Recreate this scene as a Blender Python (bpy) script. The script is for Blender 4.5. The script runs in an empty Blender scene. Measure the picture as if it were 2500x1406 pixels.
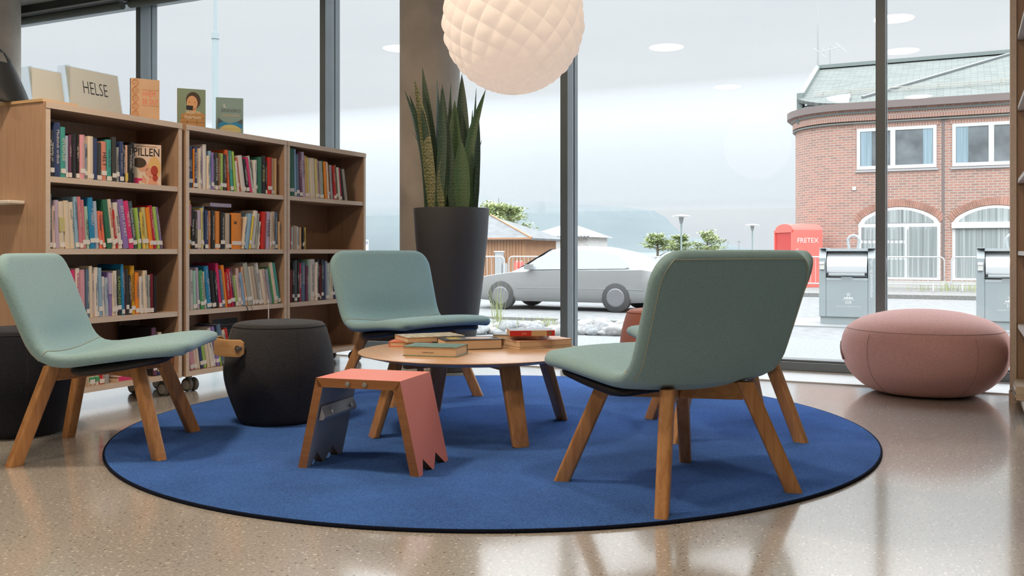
import bpy, bmesh, math, random
from mathutils import Vector, Matrix
random.seed(7)
PI = math.pi
SC = bpy.context.scene
COL = SC.collection
R = math.radians

# ------------------------------------------------------------------ camera
cam_data = bpy.data.cameras.new('camera')
cam_data.lens = 36 * 2290 / 2500
cam_data.sensor_width = 36
cam_data.shift_y = -(703 - 613) / 2500
cam_data.clip_end = 9000
cam = bpy.data.objects.new('camera', cam_data)
COL.objects.link(cam)
cam.location = (0, 0, 0.75)
cam.rotation_euler = (R(90), 0, R(25.74))
SC.camera = cam

# ------------------------------------------------------------------ world: bright overcast sky
world = bpy.data.worlds.new('overcast_sky')
SC.world = world
world.use_nodes = True
nt = world.node_tree
nt.nodes.clear()
N = nt.nodes.new
out = N('ShaderNodeOutputWorld'); bg = N('ShaderNodeBackground')
tc = N('ShaderNodeTexCoord'); sep = N('ShaderNodeSeparateXYZ')
nt.links.new(tc.outputs['Generated'], sep.inputs[0])
ramp = N('ShaderNodeValToRGB')
cr = ramp.color_ramp
cr.elements[0].position = 0.0; cr.elements[0].color = (0.30, 0.31, 0.31, 1)
cr.elements[1].position = 1.0; cr.elements[1].color = (5.5, 5.65, 5.8, 1)
for p, c in ((0.485, (0.30, 0.31, 0.31)), (0.50, (0.76, 0.785, 0.81)), (0.53, (0.80, 0.815, 0.83)), (0.635, (0.825, 0.835, 0.845)), (0.665, (2.5, 2.58, 2.66)), (0.73, (4.3, 4.42, 4.55)), (0.82, (5.2, 5.35, 5.5))):
    e = cr.elements.new(p); e.color = (*c, 1)
mr = N('ShaderNodeMapRange'); mr.inputs[1].default_value = -1; mr.inputs[2].default_value = 1
nt.links.new(sep.outputs[2], mr.inputs[0]); nt.links.new(mr.outputs[0], ramp.inputs[0])
mp = N('ShaderNodeMapping'); mp.inputs['Scale'].default_value = (1.2, 1.2, 9.0)
nt.links.new(tc.outputs['Generated'], mp.inputs[0])
nz = N('ShaderNodeTexNoise'); nz.inputs['Scale'].default_value = 1.6; nz.inputs['Detail'].default_value = 5
nt.links.new(mp.outputs[0], nz.inputs['Vector'])
cl = N('ShaderNodeValToRGB')
cl.color_ramp.elements[0].position = 0.33; cl.color_ramp.elements[0].color = (0.91, 0.93, 0.95, 1)
cl.color_ramp.elements[1].position = 0.66; cl.color_ramp.elements[1].color = (1.05, 1.045, 1.035, 1)
nt.links.new(nz.outputs['Fac'], cl.inputs[0])
mul = N('ShaderNodeMix'); mul.data_type = 'RGBA'; mul.blend_type = 'MULTIPLY'; mul.inputs['Factor'].default_value = 1
nt.links.new(ramp.outputs[0], mul.inputs['A']); nt.links.new(cl.outputs[0], mul.inputs['B'])
xr = N('ShaderNodeMapRange'); xr.inputs[1].default_value = -0.85; xr.inputs[2].default_value = -0.45; xr.inputs[3].default_value = 0.87; xr.inputs[4].default_value = 1.0
nt.links.new(sep.outputs[0], xr.inputs[0])
side = N('ShaderNodeMix'); side.data_type = 'RGBA'; side.blend_type = 'MULTIPLY'; side.inputs['Factor'].default_value = 1
nt.links.new(mul.outputs['Result'], side.inputs['A']); nt.links.new(xr.outputs[0], side.inputs['B'])
nt.links.new(side.outputs['Result'], bg.inputs['Color'])
bg.inputs['Strength'].default_value = 1.0
nt.links.new(bg.outputs[0], out.inputs['Surface'])

# ------------------------------------------------------------------ exposure and render feel
SC.view_settings.view_transform = 'Standard'
SC.view_settings.look = 'None'
SC.view_settings.gamma = 1.0
SC.view_settings.use_curve_mapping = False
SC.view_settings.exposure = 0.0
cy = SC.cycles
cy.use_denoising = True
cy.max_bounces = 7
cy.diffuse_bounces = 4
cy.glossy_bounces = 4
cy.transmission_bounces = 4
cy.transparent_max_bounces = 12
cy.volume_bounces = 1
cy.sample_clamp_indirect = 6
cy.caustics_reflective = False
cy.caustics_refractive = False

LAMP_WARM = (1.0, 0.77, 0.545)

# ------------------------------------------------------------------ materials
MATS = {}
def _nodes(name):
    m = bpy.data.materials.new(name); m.use_nodes = True
    return m, m.node_tree, m.node_tree.nodes['Principled BSDF']

def mat(name, col, rough=0.6, metal=0.0, spec=0.5, var=0.0, vscale=8.0, bump=0.0, bscale=40.0, stretch=(1, 1, 1), coat=0.0):
    """plain procedural material: base colour with a little noise variation and bump"""
    if name in MATS: return MATS[name]
    m, t, b = _nodes(name)
    b.inputs['Roughness'].default_value = rough
    b.inputs['Metallic'].default_value = metal
    b.inputs['Specular IOR Level'].default_value = spec
    b.inputs['Coat Weight'].default_value = coat
    b.inputs['Base Color'].default_value = (*col, 1)
    if var or bump:
        c = t.nodes.new('ShaderNodeTexCoord'); mp = t.nodes.new('ShaderNodeMapping')
        mp.inputs['Scale'].default_value = stretch
        t.links.new(c.outputs['Object'], mp.inputs[0])
    if var:
        n = t.nodes.new('ShaderNodeTexNoise'); n.inputs['Scale'].default_value = vscale; n.inputs['Detail'].default_value = 6
        t.links.new(mp.outputs[0], n.inputs['Vector'])
        r = t.nodes.new('ShaderNodeValToRGB')
        r.color_ramp.elements[0].position = 0.3; r.color_ramp.elements[1].position = 0.7
        r.color_ramp.elements[0].color = (*[max(0, x * (1 - var)) for x in col], 1)
        r.color_ramp.elements[1].color = (*[min(1, x * (1 + var)) for x in col], 1)
        t.links.new(n.outputs['Fac'], r.inputs[0]); t.links.new(r.outputs[0], b.inputs['Base Color'])
    if bump:
        n2 = t.nodes.new('ShaderNodeTexNoise'); n2.inputs['Scale'].default_value = bscale; n2.inputs['Detail'].default_value = 3
        t.links.new(mp.outputs[0], n2.inputs['Vector'])
        bp = t.nodes.new('ShaderNodeBump'); bp.inputs['Strength'].default_value = bump; bp.inputs['Distance'].default_value = 0.002
        t.links.new(n2.outputs['Fac'], bp.inputs['Height']); t.links.new(bp.outputs[0], b.inputs['Normal'])
    MATS[name] = m
    return m

def wood(name, col, dark, axis='z', rough=0.45, scale=1.0, coat=0.0):
    if name in MATS: return MATS[name]
    m, t, b = _nodes(name)
    b.inputs['Roughness'].default_value = rough
    b.inputs['Coat Weight'].default_value = coat
    c = t.nodes.new('ShaderNodeTexCoord'); mp = t.nodes.new('ShaderNodeMapping')
    s = {'x': (2, 40, 40), 'y': (40, 2, 40), 'z': (40, 40, 2)}[axis]
    mp.inputs['Scale'].default_value = [v * scale for v in s]
    t.links.new(c.outputs['Object'], mp.inputs[0])
    n = t.nodes.new('ShaderNodeTexNoise'); n.inputs['Scale'].default_value = 1.6; n.inputs['Detail'].default_value = 8; n.inputs['Distortion'].default_value = 0.6
    t.links.new(mp.outputs[0], n.inputs['Vector'])
    r = t.nodes.new('ShaderNodeValToRGB')
    r.color_ramp.elements[0].position = 0.32; r.color_ramp.elements[0].color = (*dark, 1)
    r.color_ramp.elements[1].position = 0.62; r.color_ramp.elements[1].color = (*col, 1)
    t.links.new(n.outputs['Fac'], r.inputs[0]); t.links.new(r.outputs[0], b.inputs['Base Color'])
    bp = t.nodes.new('ShaderNodeBump'); bp.inputs['Strength'].default_value = 0.12; bp.inputs['Distance'].default_value = 0.001
    t.links.new(n.outputs['Fac'], bp.inputs['Height']); t.links.new(bp.outputs[0], b.inputs['Normal'])
    MATS[name] = m
    return m

def fabric(name, col, var=0.13, scale=520.0, rough=0.9, sheen=0.15):
    """woven cloth: two crossed fine thread patterns"""
    if name in MATS: return MATS[name]
    m, t, b = _nodes(name)
    b.inputs['Roughness'].default_value = rough
    b.inputs['Specular IOR Level'].default_value = 0.2
    b.inputs['Sheen Weight'].default_value = sheen
    b.inputs['Sheen Roughness'].default_value = 0.5
    c = t.nodes.new('ShaderNodeTexCoord')
    fs = []
    for sc3 in ((scale, scale, scale * 0.2), (scale * 0.2, scale * 0.2, scale)):
        mp = t.nodes.new('ShaderNodeMapping'); mp.inputs['Scale'].default_value = sc3
        t.links.new(c.outputs['Object'], mp.inputs[0])
        n = t.nodes.new('ShaderNodeTexNoise'); n.inputs['Scale'].default_value = 1.0; n.inputs['Detail'].default_value = 2
        t.links.new(mp.outputs[0], n.inputs['Vector']); fs.append(n)
    ad = t.nodes.new('ShaderNodeMath'); ad.operation = 'ADD'
    t.links.new(fs[0].outputs['Fac'], ad.inputs[0]); t.links.new(fs[1].outputs['Fac'], ad.inputs[1])
    hf = t.nodes.new('ShaderNodeMath'); hf.operation = 'MULTIPLY'; hf.inputs[1].default_value = 0.5
    t.links.new(ad.outputs[0], hf.inputs[0])
    r = t.nodes.new('ShaderNodeValToRGB')
    r.color_ramp.elements[0].position = 0.36; r.color_ramp.elements[0].color = (*[x * (1 - var) for x in col], 1)
    r.color_ramp.elements[1].position = 0.64; r.color_ramp.elements[1].color = (*[min(1, x * (1 + var)) for x in col], 1)
    t.links.new(hf.outputs[0], r.inputs[0]); t.links.new(r.outputs[0], b.inputs['Base Color'])
    bp = t.nodes.new('ShaderNodeBump'); bp.inputs['Strength'].default_value = 0.25; bp.inputs['Distance'].default_value = 0.001
    t.links.new(hf.outputs[0], bp.inputs['Height']); t.links.new(bp.outputs[0], b.inputs['Normal'])
    MATS[name] = m
    return m

# ------------------------------------------------------------------ mesh builder
class MB:
    def __init__(s):
        s.v = []; s.f = []; s.m = []
    def add(s, vs, fs, m=0):
        o = len(s.v); s.v += [tuple(v) for v in vs]
        for f in fs:
            s.f.append(tuple(i + o for i in f)); s.m.append(m)
    def box(s, x0, x1, y0, y1, z0, z1, m=0):
        s.add([(x0, y0, z0), (x1, y0, z0), (x1, y1, z0), (x0, y1, z0), (x0, y0, z1), (x1, y0, z1), (x1, y1, z1), (x0, y1, z1)],
              [(0, 3, 2, 1), (4, 5, 6, 7), (0, 1, 5, 4), (1, 2, 6, 5), (2, 3, 7, 6), (3, 0, 4, 7)], m)
    def obox(s, c, ax, ay, az, m=0):
        c = Vector(c); ax = Vector(ax); ay = Vector(ay); az = Vector(az)
        vs = [c + ax * i + ay * j + az * k for k in (-1, 1) for i, j in ((-1, -1), (1, -1), (1, 1), (-1, 1))]
        s.add(vs, [(0, 3, 2, 1), (4, 5, 6, 7), (0, 1, 5, 4), (1, 2, 6, 5), (2, 3, 7, 6), (3, 0, 4, 7)], m)
    def loft(s, rings, cap0=True, cap1=True, closed=True, m=0):
        n = len(rings[0]); vs = [p for r in rings for p in r]; fs = []
        for i in range(len(rings) - 1):
            for j in range(n if closed else n - 1):
                a = i * n + j; b = i * n + (j + 1) % n
                fs.append((a, b, b + n, a + n))
        if cap0: fs.append(tuple(reversed(range(n))))
        if cap1: fs.append(tuple(range((len(rings) - 1) * n, len(rings) * n)))
        s.add(vs, fs, m)
    def tube(s, pts, r, n=8, m=0, caps=True):
        pts = [Vector(p) for p in pts]; rings = []; prev = None
        for i, p in enumerate(pts):
            d = (pts[min(i + 1, len(pts) - 1)] - pts[max(i - 1, 0)]).normalized()
            if prev is None:
                a = d.orthogonal().normalized()
            else:
                a = (prev - d * prev.dot(d)).normalized()
            prev = a; b = d.cross(a)
            rr = r[i] if isinstance(r, (list, tuple)) else r
            rings.append([p + (a * math.cos(2 * PI * k / n) + b * math.sin(2 * PI * k / n)) * rr for k in range(n)])
        s.loft(rings, caps, caps, True, m)
    def lathe(s, prof, n=48, c=(0, 0, 0), m=0, cap0=True, cap1=True):
        rings = [[(c[0] + r * math.cos(2 * PI * k / n), c[1] + r * math.sin(2 * PI * k / n), c[2] + z) for k in range(n)] for r, z in prof]
        s.loft(rings, cap0, cap1, True, m)
    def prism(s, poly, o, ux, uy, un, d0, d1, m=0):
        o = Vector(o); ux = Vector(ux); uy = Vector(uy); un = Vector(un)
        s.loft([[o + ux * a + uy * b + un * d for a, b in poly] for d in (d0, d1)], True, True, True, m)
    def build(s, name, mats, parent=None, smooth=False, angle=40, bevel=0.0, merge=False):
        me = bpy.data.meshes.new(name)
        me.from_pydata([tuple(v) for v in s.v], [], s.f)
        if not isinstance(mats, (list, tuple)): mats = [mats]
        for mm in mats: me.materials.append(mm)
        if any(s.m): me.polygons.foreach_set('material_index', s.m)
        bm = bmesh.new(); bm.from_mesh(me)
        if merge: bmesh.ops.remove_doubles(bm, verts=bm.verts, dist=1e-5)
        bmesh.ops.recalc_face_normals(bm, faces=bm.faces)
        bm.to_mesh(me); bm.free()
        if smooth:
            me.polygons.foreach_set('use_smooth', [True] * len(me.polygons))
            if angle < 180: me.set_sharp_from_angle(angle=R(angle))
        o = bpy.data.objects.new(name, me); COL.objects.link(o)
        if parent is not None: o.parent = parent
        if bevel:
            b = o.modifiers.new('soft_edges', 'BEVEL'); b.width = bevel; b.segments = 2; b.limit_method = 'ANGLE'; b.angle_limit = R(35)
        return o

def thing(name, label, cat, loc=(0, 0, 0), rotz=0.0, group=None, tilt=(0, 0)):
    o = bpy.data.objects.new(name, None); COL.objects.link(o)
    o.empty_display_size = 0.1
    o.location = loc; o.rotation_euler = (tilt[0], tilt[1], rotz)
    o['label'] = label; o['category'] = cat
    if group: o['group'] = group
    return o
def tag(o, label, cat, group=None, kind=None):
    o['label'] = label; o['category'] = cat
    if group: o['group'] = group
    if kind: o['kind'] = kind
    return o
def struct(o, label=None, cat=None):
    o['kind'] = 'structure'
    if label: o['label'] = label
    if cat: o['category'] = cat
    return o
def copy_tree(o, parent=None):
    c = o.copy(); COL.objects.link(c)
    if parent is not None: c.parent = parent
    for ch in list(o.children): copy_tree(ch, c)
    return c

def rrect(w, h, r, n=4):
    pts = []
    for cx, cy, a0 in ((w - r, h - r, 0), (-w + r, h - r, 90), (-w + r, -h + r, 180), (w - r, -h + r, 270)):
        for k in range(n + 1):
            a = R(a0 + 90 * k / n); pts.append((cx + r * math.cos(a), cy + r * math.sin(a)))
    return pts
def ellipse(cx, cy, rx, ry, n=28, a0=0, a1=360):
    return [(cx + rx * math.cos(R(a0 + (a1 - a0) * k / n)), cy + ry * math.sin(R(a0 + (a1 - a0) * k / n))) for k in range(n if a1 - a0 == 360 else n + 1)]

TEXT = {}
def text_geo(s, bold=0.0):
    """flat glyph outlines of a string, from Blender's built in font, as (verts, faces, width)"""
    if (s, bold) in TEXT: return TEXT[(s, bold)]
    cu = bpy.data.curves.new('t', 'FONT'); cu.body = s; cu.size = 1.0; cu.resolution_u = 2; cu.offset = bold
    ob = bpy.data.objects.new('t', cu); COL.objects.link(ob)
    dg = bpy.context.evaluated_depsgraph_get()
    me = bpy.data.meshes.new_from_object(ob.evaluated_get(dg))
    vs = [v.co.copy() for v in me.vertices]; fs = [tuple(p.vertices) for p in me.polygons]
    bpy.data.meshes.remove(me); bpy.data.objects.remove(ob); bpy.data.curves.remove(cu)
    x0 = min((v.x for v in vs), default=0); x1 = max((v.x for v in vs), default=1)
    y0 = min((v.y for v in vs), default=0); y1 = max((v.y for v in vs), default=1)
    TEXT[(s, bold)] = (vs, fs, x0, x1, y0, y1)
    return TEXT[(s, bold)]
def put_text(mb, s, o, ux, uy, w, h, m=0, bold=0.0, fill=False):
    """letters fitted and centred in a w x h field at o (centre) on the plane ux, uy"""
    vs, fs, x0, x1, y0, y1 = text_geo(s, bold)
    sx = w / (x1 - x0); sy = h / (y1 - y0)
    if not fill: sx = sy = min(sx, sy)
    o = Vector(o); ux = Vector(ux); uy = Vector(uy)
    cx = (x0 + x1) / 2; cyy = (y0 + y1) / 2
    mb.add([o + ux * ((v.x - cx) * sx) + uy * ((v.y - cyy) * sy) for v in vs], fs, m)

# ------------------------------------------------------------------ shared materials
M_oak = wood('oak_legs', (0.58, 0.30, 0.12), (0.44, 0.205, 0.075), 'z', 0.42)
M_oak_h = wood('oak_rails', (0.50, 0.25, 0.095), (0.37, 0.165, 0.06), 'x', 0.42)
M_beech = wood('beech_panel', (0.455, 0.305, 0.21), (0.395, 0.26, 0.175), 'z', 0.5, 1.5)
M_beech_edge = wood('beech_edge', (0.70, 0.58, 0.48), (0.64, 0.52, 0.42), 'y', 0.5, 1.0)
M_tabletop = wood('table_veneer', (0.60, 0.38, 0.215), (0.54, 0.325, 0.175), 'x', 0.3)
M_teal = fabric('teal_grey_wool', (0.265, 0.435, 0.485))
M_piping = mat('light_piping', (0.42, 0.45, 0.38), 0.8)
M_black = mat('black_plastic', (0.012, 0.013, 0.016), 0.5)
M_alu = mat('window_aluminium', (0.17, 0.20, 0.215), 0.36, 0.25, 0.5, 0.06, 3)
M_alu_l = mat('light_aluminium', (0.52, 0.54, 0.55), 0.35, 0.6)
M_steel = mat('brushed_steel', (0.62, 0.63, 0.64), 0.28, 1.0)
M_paper = mat('paper_pages', (0.70, 0.62, 0.50), 0.85, 0, 0.2, 0.12, 300, 0, 40, (0.05, 1, 1))
M_white = mat('white_label', (0.80, 0.78, 0.75), 0.7)
M_concrete = mat('raw_concrete', (0.44, 0.40, 0.355), 0.75, 0, 0.3, 0.16, 4.0, 0.15, 25)

def glass_mat(name, tint=(0.965, 0.98, 0.985), ior=1.42):
    m = bpy.data.materials.new(name); m.use_nodes = True
    t = m.node_tree; t.nodes.clear()
    o = t.nodes.new('ShaderNodeOutputMaterial'); mx = t.nodes.new('ShaderNodeMixShader')
    tr = t.nodes.new('ShaderNodeBsdfTransparent'); tr.inputs[0].default_value = (*tint, 1)
    gl = t.nodes.new('ShaderNodeBsdfGlossy'); gl.inputs['Roughness'].default_value = 0.0
    lw = t.nodes.new('ShaderNodeLayerWeight'); lw.inputs[0].default_value = 0.5
    pw = t.nodes.new('ShaderNodeMath'); pw.operation = 'POWER'; pw.inputs[1].default_value = 5
    fr = t.nodes.new('ShaderNodeMapRange'); f0 = ((ior - 1) / (ior + 1)) ** 2; fr.inputs[3].default_value = f0
    t.links.new(lw.outputs['Facing'], pw.inputs[0]); t.links.new(pw.outputs[0], fr.inputs[0])
    t.links.new(fr.outputs[0], mx.inputs[0]); t.links.new(tr.outputs[0], mx.inputs[1]); t.links.new(gl.outputs[0], mx.inputs[2])
    t.links.new(mx.outputs[0], o.inputs[0])
    return m
M_glass = glass_mat('window_glass')
M_acrylic = glass_mat('clear_acrylic', (0.93, 0.95, 0.95), 1.4)

# ================================================================== THE ROOM
WY = 5.99                                   # front face of the window frames
CEIL = 3.0
mb = MB(); mb.box(-12, 5, -5, 6.3, -0.2, 0)
def terrazzo():
    m, t, b = _nodes('terrazzo_floor')
    c = t.nodes.new('ShaderNodeTexCoord')
    n = t.nodes.new('ShaderNodeTexNoise'); n.inputs['Scale'].default_value = 120; n.inputs['Detail'].default_value = 3
    t.links.new(c.outputs['Object'], n.inputs['Vector'])
    r = t.nodes.new('ShaderNodeValToRGB')
    r.color_ramp.elements[0].position = 0.36; r.color_ramp.elements[0].color = (0.40, 0.38, 0.355, 1)
    r.color_ramp.elements[1].position = 0.62; r.color_ramp.elements[1].color = (0.55, 0.53, 0.50, 1)
    t.links.new(n.outputs['Fac'], r.inputs[0])
    last = r.outputs[0]
    for sc, lim, colr in ((64, 0.20, (0.85, 0.83, 0.80)), (52, 0.16, (0.20, 0.19, 0.18)), (110, 0.24, (0.36, 0.34, 0.315))):
        v = t.nodes.new('ShaderNodeTexVoronoi'); v.inputs['Scale'].default_value = sc
        mp = t.nodes.new('ShaderNodeMapping'); mp.inputs['Location'].default_value = (sc, sc * 0.3, 0); mp.inputs['Rotation'].default_value = (0, 0, sc)
        mp.inputs['Scale'].default_value = (1, 0.75, 1)
        t.links.new(c.outputs['Object'], mp.inputs[0]); t.links.new(mp.outputs[0], v.inputs['Vector'])
        lt = t.nodes.new('ShaderNodeMath'); lt.operation = 'LESS_THAN'; lt.inputs[1].default_value = lim
        t.links.new(v.outputs['Distance'], lt.inputs[0])
        sx = t.nodes.new('ShaderNodeSeparateColor'); t.links.new(v.outputs['Color'], sx.inputs[0])
        g = t.nodes.new('ShaderNodeMath'); g.operation = 'GREATER_THAN'; g.inputs[1].default_value = 0.45
        t.links.new(sx.outputs[0], g.inputs[0])
        an = t.nodes.new('ShaderNodeMath'); an.operation = 'MULTIPLY'
        t.links.new(lt.outputs[0], an.inputs[0]); t.links.new(g.outputs[0], an.inputs[1])
        mx = t.nodes.new('ShaderNodeMix'); mx.data_type = 'RGBA'; mx.inputs['B'].default_value = (*colr, 1)
        t.links.new(an.outputs[0], mx.inputs['Factor']); t.links.new(last, mx.inputs['A'])
        last = mx.outputs['Result']
    t.links.new(last, b.inputs['Base Color'])
    b.inputs['Roughness'].default_value = 0.22
    b.inputs['Coat Weight'].default_value = 1.0; b.inputs['Coat Roughness'].default_value = 0.11; b.inputs['Coat IOR'].default_value = 1.6
    return m
struct(mb.build('floor', terrazzo()), 'polished grey beige terrazzo floor', 'floor')
mb = MB(); mb.box(-12, 5, -5, 6.3, CEIL, CEIL + 0.2)
struct(mb.build('ceiling', mat('ceiling_plaster', (0.36, 0.37, 0.35), 0.9)), 'grey green ceiling above the windows', 'ceiling')
M_wall = mat('wall_paint', (0.27, 0.25, 0.235), 0.9)
mb = MB(); mb.box(-12.2, -12, -5, 6.3, 0, CEIL); struct(mb.build('wall_left', M_wall))
mb = MB(); mb.box(5, 5.2, -5, 6.3, 0, CEIL); struct(mb.build('wall_right', M_wall))
mb = MB(); mb.box(-12, 5, -5.2, -5, 0, CEIL); struct(mb.build('wall_back', M_wall))

MULL = [-12.0 + 0.0, -10.61, -8.57, -6.53, -4.54, -2.49, -0.45, 1.59, 3.63, 5.0]
for i, x in enumerate(MULL):
    mb = MB()
    mb.box(x - 0.027, x + 0.027, WY, WY + 0.06, 0, CEIL)
    mb.box(x - 0.027, x + 0.022, WY + 0.06, WY + 0.13, 0, CEIL)
    mb.box(x - 0.027, x + 0.027, WY + 0.13, WY + 0.19, 0, CEIL)
    struct(mb.build('trim_%d' % (i + 1), M_alu), 'grey aluminium window mullion', 'mullion')
for i in range(len(MULL) - 1):
    a, b_ = MULL[i] + 0.0275, MULL[i + 1] - 0.0275
    mb = MB(); mb.box(a, b_, WY + 0.09, WY + 0.102, 0.066, CEIL - 0.06)
    w = mb.build('window_%d' % (i + 1), M_glass)
    struct(w, 'tall clear window pane facing the street', 'window')
    f = MB(); f.box(a, b_, WY, WY + 0.18, 0.0, 0.062); f.box(a, b_, WY + 0.03, WY + 0.16, 0.062, 0.075)
    f.build('window_sill', M_alu, w)
    f = MB(); f.box(a, b_, WY, WY + 0.18, CEIL - 0.07, CEIL); f.build('window_head', M_alu, w)
mb = MB()
mb.box(-12, 5, 5.53, 5.985, 0.0, 0.004); mb.box(-12, 5, 5.53, 5.545, 0.004, 0.008); mb.box(-12, 5, 5.96, 5.985, 0.004, 0.010)
struct(mb.build('trim_11', mat('convector_grille', (0.55, 0.56, 0.56), 0.45, 0.2)), 'light metal convector cover along the glass', 'floor trim')
# roller blinds, one cassette per bay
M_blind = mat('dark_blind', (0.045, 0.055, 0.055), 0.6)
for i, (a, b_) in enumerate(((-8.57, -6.53), (-6.53, -4.54), (-4.54, -2.49), (-2.49, -0.45), (-0.45, 1.59))):
    t = thing('roller_blind', ['rolled up dark blind at the window beside the far left column', 'rolled up dark blind right of the far left window bay',
              'rolled up dark blind above the window behind the concrete column', 'rolled up dark blind above the window behind the pendant lamp',
              'rolled up dark blind above the window facing the brick house'][i], 'blind', ((a + b_) / 2, 5.86, CEIL), 0, 'roller blinds along the windows')
    h = (b_ - a) / 2 - 0.05
    m1 = MB(); m1.box(-h, h, -0.06, 0.06, -0.075, -0.001); m1.build('cassette', M_blind, t)
    m1 = MB(); m1.tube([(-h, 0, -0.118), (h, 0, -0.118)], 0.036, 20); m1.build('roller', mat('blind_cloth', (0.10, 0.12, 0.115), 0.8), t, True)
    m1 = MB(); m1.box(-h, h, -0.075, -0.06, -0.088, -0.074); m1.build('bottom_rail', M_alu_l, t)

# concrete columns
for i, x in enumerate((-3.283, -7.766)):
    mb = MB(); mb.lathe([(0.205, 0), (0.205, CEIL)], 64, (x, 5.52, 0))
    if i == 1:
        mb.box(x + 0.10, x + 0.106, 5.34, 5.345, 0, CEIL)
    struct(mb.build('column_%s' % ('middle', 'left')[i], M_concrete, None, True), ('round raw concrete column behind the tall planter', 'round raw concrete column at the far left window')[i], 'column')

# ceiling downlights that also mirror in the glass; unseen ones are added as fill light
M_lampdisc = bpy.data.materials.new('downlight_glow'); M_lampdisc.use_nodes = True
_b = M_lampdisc.node_tree.nodes['Principled BSDF']
_b.inputs['Emission Color'].default_value = (1, 0.86, 0.70, 1); _b.inputs['Emission Strength'].default_value = 3.2
DL = [(-2.94, 2.18, 42), (-0.63, 0.85, 13), (-5.2, 1.0, 12), (-2.9, -0.6, 32), (-0.6, -2.6, 5), (-0.61, 2.46, 16), (-5.6, 3.4, 16), (2.2, -0.8, 3), (-6.5, -2.0, 8), (-3.4, -3.2, 8)]
for i, (x, y, watts) in enumerate(DL):
    t = thing('ceiling_downlight', 'round warm ceiling downlight set flush in the ceiling', 'ceiling light', (x, y, CEIL), 0, 'ceiling downlights')
    m1 = MB(); m1.lathe([(0.19, -0.012), (0.19, -0.001)], 40); m1.build('diffuser', M_lampdisc, t)
    m1 = MB(); m1.lathe([(0.19, -0.016), (0.205, -0.016), (0.205, -0.001), (0.19, -0.001)], 40, cap0=False, cap1=False); m1.build('trim_ring', M_alu_l, t)
    L = bpy.data.lights.new('downlight_beam', 'AREA'); L.shape = 'DISK'; L.size = 0.36; L.color = LAMP_WARM; L.energy = watts * 1.25
    lo = bpy.data.objects.new('downlight_beam', L); COL.objects.link(lo); lo.parent = t; lo.location = (0, 0, -0.02)

# ================================================================== RUG
def rug_mat():
    m, t, b = _nodes('blue_carpet')
    c = t.nodes.new('ShaderNodeTexCoord')
    n = t.nodes.new('ShaderNodeTexNoise'); n.inputs['Scale'].default_value = 230; n.inputs['Detail'].default_value = 3
    n2 = t.nodes.new('ShaderNodeTexNoise'); n2.inputs['Scale'].default_value = 3; n2.inputs['Detail'].default_value = 3
    for q in (n, n2): t.links.new(c.outputs['Object'], q.inputs['Vector'])
    r = t.nodes.new('ShaderNodeValToRGB')
    r.color_ramp.elements[0].position = 0.34; r.color_ramp.elements[0].color = (0.030, 0.095, 0.31, 1)
    r.color_ramp.elements[1].position = 0.66; r.color_ramp.elements[1].color = (0.066, 0.185, 0.57, 1)
    t.links.new(n.outputs['Fac'], r.inputs[0])
    r2 = t.nodes.new('ShaderNodeValToRGB')
    r2.color_ramp.elements[0].position = 0.35; r2.color_ramp.elements[0].color = (0.85, 0.85, 0.85, 1)
    r2.color_ramp.elements[1].position = 0.65; r2.color_ramp.elements[1].color = (1.1, 1.1, 1.1, 1)
    t.links.new(n2.outputs['Fac'], r2.inputs[0])
    mx = t.nodes.new('ShaderNodeMix'); mx.data_type = 'RGBA'; mx.blend_type = 'MULTIPLY'; mx.inputs['Factor'].default_value = 1
    t.links.new(r.outputs[0], mx.inputs['A']); t.links.new(r2.outputs[0], mx.inputs['B']); t.links.new(mx.outputs['Result'], b.inputs['Base Color'])
    b.inputs['Roughness'].default_value = 1.0; b.inputs['Specular IOR Level'].default_value = 0.1
    b.inputs['Sheen Weight'].default_value = 0.12; b.inputs['Sheen Roughness'].default_value = 0.6
    b.inputs['Sheen Tint'].default_value = (0.35, 0.5, 1, 1)
    bp = t.nodes.new('ShaderNodeBump'); bp.inputs['Strength'].default_value = 0.8; bp.inputs['Distance'].default_value = 0.004
    t.links.new(n.outputs['Fac'], bp.inputs['Height']); t.links.new(bp.outputs[0], b.inputs['Normal'])
    return m
RUG_T = 0.011
t = thing('round_rug', 'large round dark blue carpet under the chairs and coffee table', 'rug', (-1.819, 3.608, 0))
mb = MB(); mb.lathe([(1.542, 0.006), (1.547, 0.009), (1.541, RUG_T), (1.3, RUG_T), (0.6, RUG_T), (0.001, RUG_T)], 160, cap0=False)
mb.build('pile', rug_mat(), t, True)
mb = MB()
mb.tube([(1.546 * math.cos(2 * PI * k / 200), 1.546 * math.sin(2 * PI * k / 200), 0.0055) for k in range(201)], 0.0055, 8, caps=False)
mb.build('bound_edge', mat('rug_edge_yarn', (0.008, 0.012, 0.028), 1.0, 0, 0.1, 0.3, 200, 0.6, 300), t, True)
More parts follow.
